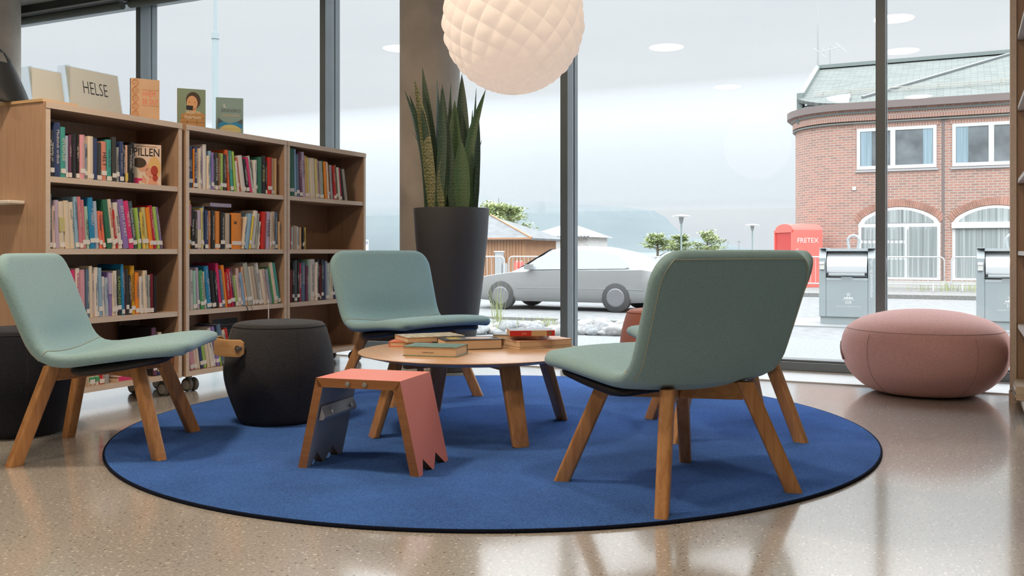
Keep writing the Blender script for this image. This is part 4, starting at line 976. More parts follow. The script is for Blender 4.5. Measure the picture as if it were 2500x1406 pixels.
# black hand-hole holder at the far left end
t = thing('carry_basket', 'black plastic holder with a hand hole at the far left bookcase end', 'holder', (-3.955, 2.872, TOPZ + .0135))
mb = MB(); prof = []
H_ = .26
def hw_(z): return .125 - .055 * (z / H_) ** 1.3 if z < H_ * .86 else (.125 - .055) * math.sqrt(max(0.02, 1 - ((z - H_ * .86) / (H_ * .14)) ** 2))
nz_ = 22; cols_ = 14; grid = {}
for side in (0, 1):
    for i in range(nz_ + 1):
        z = H_ * i / nz_
        for j in range(cols_ + 1):
            u = -1 + 2 * j / cols_; w = hw_(z)
            grid[side, i, j] = len(mb.v); mb.v.append((-.02 * u * u * 2 - .10 * (z / H_) + .03 + (.006 if side else 0), u * w, z))
def hole(i, j): return .72 < (i + .5) / nz_ < .90 and 4 <= j <= cols_ - 5
for i in range(nz_):
    for j in range(cols_):
        if hole(i, j): continue
        for side in (0, 1):
            mb.f.append((grid[side, i, j], grid[side, i, j + 1], grid[side, i + 1, j + 1], grid[side, i + 1, j])); mb.m.append(0)
        for (a, b, ii, jj) in (((i, j), (i + 1, j), i, j - 1), ((i, j + 1), (i + 1, j + 1), i, j + 1), ((i, j), (i, j + 1), i - 1, j), ((i + 1, j), (i + 1, j + 1), i + 1, j)):
            edge = jj < 0 or jj >= cols_ or ii < 0 or ii >= nz_ or hole(ii, jj)
            if edge:
                mb.f.append((grid[0, a[0], a[1]], grid[0, b[0], b[1]], grid[1, b[0], b[1]], grid[1, a[0], a[1]])); mb.m.append(0)
mb.build('shell', mat('black_shell', (.018, .02, .024), .38), t, True, 50)
mb = MB(); mb.box(-.02, .03, -.10, .10, 0, .006); mb.build('base', M_black, t)
mb = MB(); mb.box(-4.20, -3.835, 2.790, 2.872, .962, .978)
tag(mb.build('display_ledge', mat('white_laminate', (.72, .70, .67), .4), bevel=.004), 'white display ledge fixed to the side of the left bookcase', 'ledge')

# ------------------------------------------------------------------ books on the coffee table
G = 'books and magazines on the coffee table'
z = TZ + .0005
t = flat_book('thick hardback with green cover lying alone at the front of the coffee table', (-2.0, 3.153), 10.9, .222, .15, z, .038, 'teal', 'back', G)
t.children[0].data.materials[0] = mat('sea_cover', (.14, .26, .23), .4, 0, .5, .3, 30)
mb = MB(); put_text(mb, 'SAMBIBLIOTEKET', (.105, .0022, .015), (1, 0, 0), (0, 0, 1), .05, .006); mb.build('edge_stamp', pcol('charcoal'), t)
t = flat_book('thick black hardback with yellow lettering in the centre of the coffee table', (-1.944, 3.392), 43.2, .248, .148, z, .042, 'black', 'back', G)
mb = MB()
for k in range(4): mb.box(.03, .09 - .01 * (k % 2), .045 + .022 * k, .056 + .022 * k, .042, .0424)
mb.build('cover_lettering', pcol('yellow'), t)
mb = MB(); mb.prism(ellipse(.165, .075, .06, .042), (0, 0, .042), (1, 0, 0), (0, 1, 0), (0, 0, 1), 0, .0004); mb.build('cover_picture', mat('print_plate', (.62, .50, .44), .4, 0, .5, .3, 60), t)
flat_book('thin orange book lying under the patterned cookbook on the coffee table', (-2.250, 3.435), 20, .19, .14, z, .0215, 'coral', 'left', G)
t = flat_book('book with patterned green and pink cover resting on the orange book', (-2.141, 3.414), 50, .262, .185, z + .022, .022, 'greygreen', 'back', G)
t.children[0].data.materials[0] = mat('garden_cover', (.48, .44, .33), .4, 0, .5, .6, 45)
zz = z
for lab, L_, W_, th, c, dx, dy in (('cream magazine at the bottom of the right pile on the coffee table', .27, .19, .004, 'cream', 0, 0), ('orange magazine second from the bottom of the right pile', .262, .186, .004, 'peach', .004, .002),
                                   ('thick paperback in the middle of the right pile on the coffee table', .262, .18, .021, 'beige', .002, .001), ('pale orange magazine on the thick paperback of the right pile', .268, .188, .004, 'peach', 0, 0)):
    d = Vector((math.cos(R(56.4)), math.sin(R(56.4)))); p = Vector((-d.y, d.x)); o = Vector((-1.683, 3.563)) + d * dx + p * dy
    flat_book(lab, (o.x, o.y), 56.4, L_, W_, zz, th, c, 'right', G, soft=True); zz += th + .0004
flat_book('grey blue hardback second from the top of the right pile', (-1.842, 3.622), 7, .212, .15, zz, .019, 'greyblue', 'back', G); zz += .0194
t = flat_book('paperback with red and yellow spine on top of the right pile', (-1.728, 3.563), 31.7, .192, .13, zz, .023, 'red', 'front', G, soft=True)
mb = MB(); mb.box(.092, .158, -.0006, .0, .0005, .0225); mb.build('spine_panel', pcol('tan'), t)
mb = MB(); mb.prism(ellipse(.170, .0115, .0095, .0095), (0, 0, 0), (1, 0, 0), (0, 0, 1), (0, -1, 0), 0, .0008); mb.build('spine_emblem', pcol('brown'), t)
mb = MB(); put_text(mb, 'MAT', (.06, -.0009, .0115), (-1, 0, 0), (0, 0, -1), .03, .008); mb.build('spine_title', pcol('peach'), t)
mb = MB(); mb.box(.002, .190, .002, .128, .023, .0234); mb.build('cover_front', pcol('greyblue'), t)

# ------------------------------------------------------------------ bookcase at the right edge
t = thing('bookcase', 'tall beech bookcase with pale shelves at the right edge of the view', 'bookcase', (0, 0, 0))
bx = .205; mm = [M_beech, M_beech_edge]
mb = MB(); mb.box(bx, .56, 5.275, 5.305, .0, 2.35); mb.build('side_panel', M_beech, t)
mb = MB(); mb.box(bx, bx + .028, 5.262, 5.275, .06, 2.35); mb.build('front_stile', M_beech_edge, t)
mb = MB(); mb.box(bx, .56, 3.60, 3.63, .0, 2.35); mb.build('side_panel', M_beech, t)
mb = MB(); mb.box(.548, .56, 3.63, 5.275, .05, 2.35); mb.build('back_panel', M_beech, t)
mb = MB(); mb.box(bx, .56, 3.63, 5.275, 2.325, 2.35); mb.build('top_panel', M_beech, t)
mb = MB(); mb.box(bx - .004, .56, 5.255, 5.312, .0, .055); mb.build('plinth', M_beech_edge, t)
M_pale = mat('pale_shelf', (.62, .60, .58), .5)
RS = [2.16, 1.815, 1.465, 1.105, .750, .390, .058]
for z_ in RS:
    mb = MB(); mb.box(bx + .033, .546, 3.632, 5.274, z_ - .020, z_); mb.build('shelf', M_pale, t)
GR = 'books in the bookcase at the right edge'
def rbook(y, z_, th, h, col, lab, xin=.03, D=.18):
    b = thing('book', lab, 'book', (bx + .04 + xin, y, z_ + .0005), R(180), GR)
    book_parts(b, th, h, D, col, None, 'white', .02, 1, None, random.Random(int(y * 999)))
rbook(5.268, RS[1], .020, .27, 'tan', 'tan book against the side panel, top visible shelf at right edge', .03)
rbook(5.235, RS[1], .026, .28, 'black', 'black book on the top visible shelf of the right edge bookcase', .03)
rbook(5.205, RS[1], .020, .27, 'paleblue', 'pale blue book on the top visible shelf of the right edge bookcase', .03)
rbook(5.262, RS[2], .018, .25, 'tan', 'tan book with red label below the pale shelf at right edge', .055)
rbook(5.215, RS[2], .030, .31, 'navy', 'navy book standing on the second visible shelf at right edge', .035)
rbook(5.180, RS[2], .016, .29, 'palemint', 'pale mint book beside the navy one at right edge', .04)
rbook(5.16, RS[2], .020, .28, 'charcoal', 'charcoal book on the second visible shelf at right edge', .04)
rbook(5.17, RS[3], .024, .26, 'white', 'white book on the third visible shelf at right edge', .05)
rbook(5.14, RS[3], .024, .27, 'grey', 'grey book on the third visible shelf at right edge', .05)
t = flat_book('small black book lying on the fourth visible shelf at right edge', (bx + .075, 5.07), 0, .13, .19, RS[4] + .0005, .030, 'black', 'left', GR)
for k in range(3): flat_book(('lowest', 'middle', 'topmost')[k] + ' white magazine of the pile on the fifth visible shelf at right edge', (bx + .06 + .004 * k, 4.95 + .006 * k), 0, .21, .27, RS[5] + .0006 + .0075 * k, .007, ('white', 'palemint', 'white')[k], 'left', GR, soft=True)
for k in range(5): flat_book(('lowest', 'second lowest', 'middle', 'second highest', 'topmost')[k] + ' pale magazine of the pile on the bottom shelf at right edge', (bx + .012 - .006 * (k % 2), 4.93 + .005 * k), 0, .22, .29, RS[6] + .0006 + .0125 * k, .012, ('white', 'grey', 'palemint', 'white', 'cream')[k], 'left', GR, soft=True)
# ================================================================== OUTSIDE
GZ = -0.5
def noisy(name, a, b, sc, rough=.9, det=6, stretch=(1, 1, 1)):
    if name in MATS: return MATS[name]
    m, t, bs = _nodes(name)
    c = t.nodes.new('ShaderNodeTexCoord'); mp = t.nodes.new('ShaderNodeMapping'); mp.inputs['Scale'].default_value = stretch
    n = t.nodes.new('ShaderNodeTexNoise'); n.inputs['Scale'].default_value = sc; n.inputs['Detail'].default_value = det
    r = t.nodes.new('ShaderNodeValToRGB'); r.color_ramp.elements[0].position = .35; r.color_ramp.elements[0].color = (*a, 1); r.color_ramp.elements[1].position = .65; r.color_ramp.elements[1].color = (*b, 1)
    t.links.new(c.outputs['Object'], mp.inputs[0]); t.links.new(mp.outputs[0], n.inputs['Vector']); t.links.new(n.outputs['Fac'], r.inputs[0]); t.links.new(r.outputs[0], bs.inputs['Base Color'])
    bs.inputs['Roughness'].default_value = rough; MATS[name] = m; return m
def slab(name, mtl, x0, x1, y0, y1, z0, z1, lab, cat):
    mb = MB(); mb.box(x0, x1, y0, y1, z0, z1); return struct(mb.build(name, mtl), lab, cat)
M_pave = noisy('gravel_paving', (.163, .172, .172), (.249, .258, .258), 30)
M_asph = noisy('pale_asphalt', (.172, .176, .176), (.224, .228, .228), 6)
M_kerb = noisy('kerb_granite', (.163, .159, .150), (.241, .237, .224), 20)
slab('ground_pavement', M_pave, -60, 40, 6.32, 13.9, GZ - .3, GZ, 'pale gravel paving outside the window', 'pavement')
slab('ground_road', M_asph, -120, 60, 13.9, 27.0, GZ - .32, GZ - .02, 'pale asphalt road behind the paving', 'road')
slab('ground_sidewalk', noisy('far_paving', (.189, .185, .176), (.258, .249, .241), 8), -200, 120, 27.2, 300, GZ - .3, GZ + .02, 'far sidewalk and yard across the road', 'sidewalk')
slab('kerb_far', M_kerb, -200, 120, 27.0, 27.2, GZ - .3, GZ + .09, 'granite kerb on the far side of the road', 'kerb')
slab('kerb_near', M_kerb, -60, -3.0, 15.6, 15.75, GZ - .3, GZ + .03, 'low granite kerb behind the strip of stones', 'kerb')
slab('ground_facade_base', mat('plinth_render', (.50, .49, .47), .9), -5.2, 9, 34.1, 34.62, GZ, GZ + .25, 'low concrete strip along the foot of the brick house', 'plinth')

# stones in the planting strip: one shape each in a handful of variants
M_rock = [noisy('stone_a', (.172, .176, .181), (.292, .292, .288), 3), noisy('stone_b', (.163, .172, .181), (.275, .284, .284), 4), noisy('stone_c', (.224, .219, .211), (.361, .353, .344), 3)]
def rock_mesh(seed):
    rnd = random.Random(seed); bm = bmesh.new(); bmesh.ops.create_icosphere(bm, subdivisions=3, radius=1)
    ks = [(Vector((rnd.uniform(-1, 1), rnd.uniform(-1, 1), rnd.uniform(-1, 1))).normalized(), rnd.uniform(.70, .95)) for _ in range(7)]
    for v in bm.verts:
        for k, d in ks:
            e = v.co.dot(k) - d
            if e > 0: v.co -= k * e * .8
        v.co.z *= .68; v.co.x *= 1.15
    me = bpy.data.meshes.new('rock'); bm.to_mesh(me); bm.free(); me.materials.append(M_rock[seed % 3])
    me.polygons.foreach_set('use_smooth', [True] * len(me.polygons)); return me
RM = [rock_mesh(k) for k in range(6)]
rnd = random.Random(5); placed = []
for k in range(900):
    if len(placed) >= 170: break
    X = rnd.uniform(-.8, 3.0); Zc = rnd.uniform(13.9, 15.4); r = rnd.uniform(.07, .19) * (0.8 if Zc > 15 else 1)
    x, y = .9008 * X - .4343 * Zc, .4343 * X + .9008 * Zc
    if X > 1.6 + (Zc - 13.9) * 1.1: continue
    if any((x - a) ** 2 + (y - b) ** 2 < (.75 * (r + q)) ** 2 for a, b, q in placed): continue
    placed.append((x, y, r))
    o = bpy.data.objects.new('rock', RM[k % 6]); COL.objects.link(o); o.location = (x, y, GZ + r * .36); o.scale = (r, r * rnd.uniform(.8, 1.1), r * rnd.uniform(.8, 1.15)); o.rotation_euler = (rnd.uniform(-.2, .2), rnd.uniform(-.2, .2), rnd.uniform(0, 6))
    tag(o, 'pale rounded stone in the strip between the paving and the road', 'stone', 'rounded stones beside the road')
M_grass = noisy('dry_grass', (.22, .27, .10), (.44, .46, .22), 3)
def tuft(name, lab, x, y, z, h, n, spread, seed, mtl=None):
    rnd = random.Random(seed); mb = MB()
    for _ in range(n):
        a = rnd.uniform(0, 2 * PI); l = h * rnd.uniform(.5, 1); o = Vector((rnd.gauss(0, spread), rnd.gauss(0, spread), 0)); d = Vector((math.cos(a), math.sin(a), 0)) * l * rnd.uniform(.1, .45); w = Vector((-math.sin(a), math.cos(a), 0)) * .006
        mb.add([o - w, o + w, o + d * .4 + Vector((0, 0, l * .6)) + w * .7, o + d * .4 + Vector((0, 0, l * .6)) - w * .7, o + d + Vector((0, 0, l))], [(0, 1, 2, 3), (3, 2, 4)])
    b = mb.build(name, mtl or M_grass); b.location = (x, y, z); return tag(b, lab, 'grass', kind='thing')
def at(X, Z): return .9008 * X - .4343 * Z, .4343 * X + .9008 * Z
x, y = at(-.23, 14.9); tuft('grass_tuft', 'tall thin grass stalks between the stones by the planter', x, y, GZ, .95, 26, .05, 1)
x, y = at(.0, 14.6); tuft('grass_tuft', 'low green weeds at the foot of the tall grass stalks', x, y, GZ, .22, 90, .20, 2)
x, y = at(.55, 14.7); tuft('grass_tuft', 'low yellow green weeds among the stones left of the mullion', x, y, GZ + .03, .22, 110, .14, 3)
x, y = at(13.9, 29.0); tuft('grass_tuft', 'dry grass along the kerb in front of the brick house', x, y, GZ, .38, 200, .8, 4)

# ------------------------------------------------------------------ brick house
def brick(name, c1, c2, mortar, sx, sy, uv=True):
    m, t, b = _nodes(name)
    c = t.nodes.new('ShaderNodeTexCoord'); n = t.nodes.new('ShaderNodeTexBrick')
    n.inputs['Scale'].default_value = 1; n.inputs['Brick Width'].default_value = sx; n.inputs['Row Height'].default_value = sy; n.inputs['Mortar Size'].default_value = .011
    n.inputs['Color1'].default_value = (*c1, 1); n.inputs['Color2'].default_value = (*c2, 1); n.inputs['Mortar'].default_value = (*mortar, 1); n.inputs['Bias'].default_value = -.25
    t.links.new(c.outputs['UV' if uv else 'Object'], n.inputs['Vector']); t.links.new(n.outputs['Color'], b.inputs['Base Color']); b.inputs['Roughness'].default_value = .9
    return m
M_brick = brick('red_brick', (.430, .228, .172), (.275, .181, .150), (.447, .404, .370), .26, .088)
M_soldier = brick('upright_brick', (.430, .228, .172), (.361, .202, .159), (.447, .404, .370), .085, .27)
M_slate = brick('slate_shingle', (.185, .205, .190), (.135, .152, .140), (.10, .112, .106), .42, .16)
M_verd = mat('weathered_copper', (.20, .235, .225), .6)
M_frame = mat('white_window_frame', (.62, .62, .615), .5)
house = thing('brick_house', 'two storey red brick house with slate roof across the street', 'building', (0, 0, 0))
def path_pts(off=0.0, xr=8.0):
    xc, yc, rr = -3.6, 36.6, 2.0 + off
    p = [(xr, 34.6 - off)]
    n0 = 16
    p += [(xc + rr * math.sin(-a) , yc - rr * math.cos(a)) for a in [PI / 2 * k / n0 for k in range(n0 + 1)]]
    p += [(xc - rr, 45)]
    return p
def wall_ribbon(name, mtl, z0, z1, off=0.0, usc=1):
    pts = path_pts(off); mb = MB(); u = [0]
    for a, b in zip(pts, pts[1:]): u.append(u[-1] + math.hypot(b[0] - a[0], b[1] - a[1]))
    for p in pts: mb.v += [(p[0], p[1], z0), (p[0], p[1], z1)]
    for i in range(len(pts) - 1): mb.f.append((2 * i, 2 * i + 2, 2 * i + 3, 2 * i + 1)); mb.m.append(0)
    o = mb.build(name, mtl, house); me = o.data; uv = me.uv_layers.new(name='UVMap')
    for l in me.loops:
        i = l.vertex_index; uv.data[l.index].uv = (u[i // 2], z1 if i % 2 else z0)
    sm = o.modifiers.new('thickness', 'SOLIDIFY'); sm.thickness = .25; sm.offset = 0
    return o
wall_ribbon('brick_wall', M_brick, GZ, 5.55)
wall_ribbon('cornice', M_soldier, 5.25, 5.50, .10)
wall_ribbon('cornice', M_verd, 5.50, 5.56, .16); wall_ribbon('cornice', mat('brown_metal', (.20, .16, .15), .6), 5.62, 5.86, .30); wall_ribbon('cornice', M_verd, 5.16, 5.20, .10); wall_ribbon('cornice', M_brick, 5.56, 5.64, .16)
def uvplane(name, mtl, P, parent, axes):
    mb = MB(); mb.add(P, [tuple(range(len(P)))]); o = mb.build(name, mtl, parent); uv = o.data.uv_layers.new(name='UVMap')
    for l in o.data.loops:
        v = o.data.vertices[l.vertex_index].co; uv.data[l.index].uv = (v.dot(Vector(axes[0])), v.dot(Vector(axes[1])))
    sm = o.modifiers.new('thickness', 'SOLIDIFY'); sm.thickness = .12
    return o
sl = (8.13 - 5.88) / (39.6 - 34.3)
rz = lambda y: 5.88 + (y - 34.3) * sl
arc = [(-3.6 + 2.3 * math.sin(-a), 36.6 - 2.3 * math.cos(a)) for a in [PI / 2 * k / 10 for k in range(0, 7)]]
front = [(8, 34.3, rz(34.3))] + [(x, y, rz(y)) for x, y in arc if y < 35.4] + [(-5.35, 35.6, rz(35.6)), (-5.30, 39.6, 8.13), (8, 39.6, 8.13)]
uvplane('roof', M_slate, front, house, ((1, 0, 0), (0, .92, .39)))
uvplane('roof', M_slate, [(-5.3, 39.6, 8.13), (-5.3, 45, 5.9), (8, 45, 5.9), (8, 39.6, 8.13)], house, ((1, 0, 0), (0, .92, -.39)))
# corner roof in folded metal
xc, yc = -3.6, 36.6
mb = MB(); a_ = [PI / 2 * k / 14 for k in range(15)]
lo = [(xc + 2.3 * math.sin(-a), yc - 2.3 * math.cos(a), 5.87) for a in a_]; hi = [(xc + 1.5 * math.sin(-a), yc - 1.9 * math.cos(a) + .2, 6.28 if k < 10 else 6.28) for k, a in enumerate(a_)]
for k in range(14): mb.add([lo[k], lo[k + 1], hi[k + 1], hi[k]], [(0, 1, 2, 3)])
mb.build('corner_roof', mat('grey_sheet_metal', (.24, .26, .265), .5), house)
mb = MB(); mb.obox(((8 - 5.3) / 2, 39.55, 8.17), ((8 + 5.3) / 2, 0, 0), (0, .16, 0), (0, 0, .07)); mb.build('ridge_cap', M_verd, house)
mb = MB(); A = Vector((-5.36, 35.5, rz(35.5) + .05)); B = Vector((-5.32, 39.6, 8.18)); d = (B - A) / 2
mb.obox((A + B) / 2, (.09, 0, 0), d, (0, 0, .10)); mb.obox((-5.40, 35.6, 5.95), (.10, 0, 0), (0, .3, 0), (0, 0, .55)); mb.build('verge_board', M_verd, house)
mb = MB(); A = Vector((-3.2, 34.75, rz(34.75) + .05)); B = Vector((1.6, 39.4, rz(39.4) + .05)); d = (B - A) / 2; nn = Vector((0, -sl, 1)).normalized(); w = d.cross(nn).normalized()
mb.obox((A + B) / 2, d, w * .05, nn * .035); mb.build('hip_flashing', mat('dark_flashing', (.24, .26, .27), .5), house)
mb = MB()
for k in range(14): mb.box(-4.6 + k * .95, -4.57 + k * .95, 35.28, 35.31, rz(35.3), rz(35.3) + .16)
mb.box(-4.9, 8, 35.28, 35.31, rz(35.3) + .15, rz(35.3) + .18); mb.box(-4.9, 8, 35.28, 35.31, rz(35.3) + .07, rz(35.3) + .09); mb.build('snow_guard', mat('pale_rail', (.50, .47, .42), .6), house)
mb = MB(); mb.tube([(-.634, 34.5, 5.7), (-.634, 34.5, GZ)], .055, 10); mb.tube([(-.634, 34.28, 5.86), (-.634, 34.5, 5.6)], .055, 10); mb.build('downpipe', mat('brown_metal', (.20, .16, .15), .6), house)
M_pane = mat('dark_pane', (.17, .19, .20), .08, 0, .6, .3, 1.5)
M_curt = mat('blue_curtain', (.27, .36, .41), .8, 0, .3, .2, 30, 0, 40, (1, 1, .02)); M_lam = mat('pale_lamella', (.30, .33, .325), .6, 0, .3, .45, 14, 0, 40, (1, 1, .01))
for x0 in (-3.353, -.36, 2.6, 5.3):
    z0, z1, w = 3.56, 4.98, 2.52
    if x0 + w > 8: w = 8 - x0 - .2
    mb = MB(); Y = 34.44
    mb.box(x0, x0 + w, Y, 34.56, z0, z0 + .12); mb.box(x0, x0 + w, Y, 34.56, z1 - .11, z1); mb.box(x0, x0 + .11, Y, 34.56, z0 + .12, z1 - .11); mb.box(x0 + w - .11, x0 + w, Y, 34.56, z0 + .12, z1 - .11); mb.box(x0 + w * .46 - .08, x0 + w * .46 + .08, Y, 34.56, z0 + .12, z1 - .11)
    f = mb.build('window', M_frame, house)
    mb = MB(); mb.box(x0 + .1, x0 + w - .1, 34.465, 34.475, z0 + .1, z1 - .1); mb.build('pane', M_pane, f)
    mb = MB(); mb.box(x0 + .12, x0 + .48, 34.455, 34.462, z0 + .12, z1 - .11); mb.box(x0 + w - .42, x0 + w - .12, 34.455, 34.462, z0 + .12, z1 - .11); mb.build('curtain', M_curt, f)
    mb = MB(); mb.box(x0 - .05, x0 + w + .05, 34.42, 34.6, z0 - .09, z0 - .02); mb.build('sill', mat('grey_sill', (.40, .40, .40), .6), f)
    o = uvplane('lintel', M_soldier, [(x0 - .1, 34.46, z1), (x0 + w + .1, 34.46, z1), (x0 + w + .1, 34.46, z1 + .28), (x0 - .1, 34.46, z1 + .28)], house, ((1, 0, 0), (0, 0, 1)))
for q, x0 in enumerate((-3.30, -.36, 2.6, 5.3)):
    w, z0, zs, zt = 2.58, -.22, 1.69, 2.25
    def archz(u, extra=0.0): return zs + (zt - zs) * (1 - (2 * u - 1) ** 2) ** .5 * .55 + (zt - zs) * (1 - (2 * u - 1) ** 2) * .45 + extra
    top = [(x0 + w * k / 20, archz(k / 20)) for k in range(20, -1, -1)]
    poly = [(x0, z0), (x0 + w, z0)] + top
    mb = MB(); mb.prism(poly, (0, 0, 0), (1, 0, 0), (0, 0, 1), (0, 1, 0), 34.46, 34.56); f = mb.build('window', M_frame, house)
    inn = [(x0 + .1 + (w - .2) * k / 20, min(archz(k / 20) - .09, 9)) for k in range(20, -1, -1)]
    inn = [(a, b) for a, b in inn if b > zs + .02]
    mb = MB(); mb.prism([(x0 + .2, zs + .02), (x0 + w - .2, zs + .02)] + inn, (0, 0, 0), (1, 0, 0), (0, 0, 1), (0, 1, 0), 34.445, 34.46)
    hd = .12 if q % 2 == 0 else .20
    if q % 2 == 0:
        xm = x0 + w * .60
        mb.box(xm + .07, x0 + w - .1, 34.445, 34.46, z0 + .1, zs - hd)
        for a, b in ((z0 + .1, .62), (.74, 1.02 + .2), (1.34, zs - hd)): pass
        mb.box(x0 + .1, xm - .07, 34.445, 34.46, z0 + .1, .46); mb.box(x0 + .1, xm - .07, 34.445, 34.46, .58, 1.02); mb.box(x0 + .1, xm - .07, 34.445, 34.46, 1.14, zs - hd)
    else:
        mb.box(x0 + .1, x0 + w - .1, 34.445, 34.46, z0 + .1, zs - hd)
    mb.build('pane', M_lam, f)
    mb = MB()
    for k in range(17):
        xx = x0 + .16 + (w - .32) * k / 16
        mb.box(xx - .012, xx + .012, 34.437, 34.446, z0 + .1, zs - .2)
    mb.build('blind_slat_edges', mat('slat_edge_grey', (.26, .29, .29), .7), f)  # slat edges slightly darker than the panes
    if q % 2 == 1: mb = MB(); mb.box(x0 - .02, x0 + w + .02, 34.36, 34.46, zs - .18, zs + .02); mb.build('transom', M_frame, f)
    mb = MB(); nK = 24
    ring = []
    for k in range(nK + 1):
        u = k / nK; z_ = archz(u); ring.append(((x0 + w * u, z_ + .02), (x0 + w / 2 + (w / 2 + .15) * (2 * u - 1), z_ + .26 - .05 * abs(2 * u - 1))))
    for k in range(nK):
        g = .04
        a, b = ring[k]; c, d = ring[k + 1]
        for s0, s1 in ((g, .5 - g / 2), (.5 + g / 2, 1 - g)):
            L_ = lambda p, q_, s: (p[0] + (q_[0] - p[0]) * s, p[1] + (q_[1] - p[1]) * s)
            mb.prism([L_(a, c, s0), L_(a, c, s1), L_(b, d, s1), L_(b, d, s0)], (0, 0, 0), (1, 0, 0), (0, 0, 1), (0, 1, 0), 34.45, 34.5)
    mb.build('brick_arch', mat('arch_brick', (.413, .228, .176), .9, 0, .3, .2, 3), house)
mb = MB(); mb.box(-3.5, -3.38, 34.44, 34.5, 2.86, 2.98); mb.build('wall_box', M_frame, house)
t = thing('rooftop_mast', 'tall thin radio mast on the left roof end of the brick house', 'antenna', (-5.35, 39.7, 8.19))
mb = MB(); mb.tube([(0, 0, 0), (0, 0, 1.75)], .035, 8); mb.build('pole', M_steel, t); mb = MB(); mb.tube([(0, 0, 1.75), (-.03, 0, 2.75)], .012, 6); mb.build('whip', M_steel, t)
t = thing('tv_antenna', 'small branched television antenna on the brick house roof', 'antenna', (-4.85, 39.45, 8.25))
mb = MB(); mb.tube([(0, 0, 0), (0, 0, .72)], .02, 6); mb.build('pole', M_steel, t)
mb = MB(); mb.tube([(-.42, .0, .50), (.42, 0, .66)], .014, 6)
for k in range(5):
    x_ = -.4 + .2 * k; z_ = .504 + .038 * (k); l = (.28, .12, .10, .10, .28)[k]
    mb.tube([(x_ - l * .7, -.1, z_ + l * .6), (x_ + l * .7, .1, z_ - l * .6)], .008, 5)
mb.build('dipoles', M_steel, t)

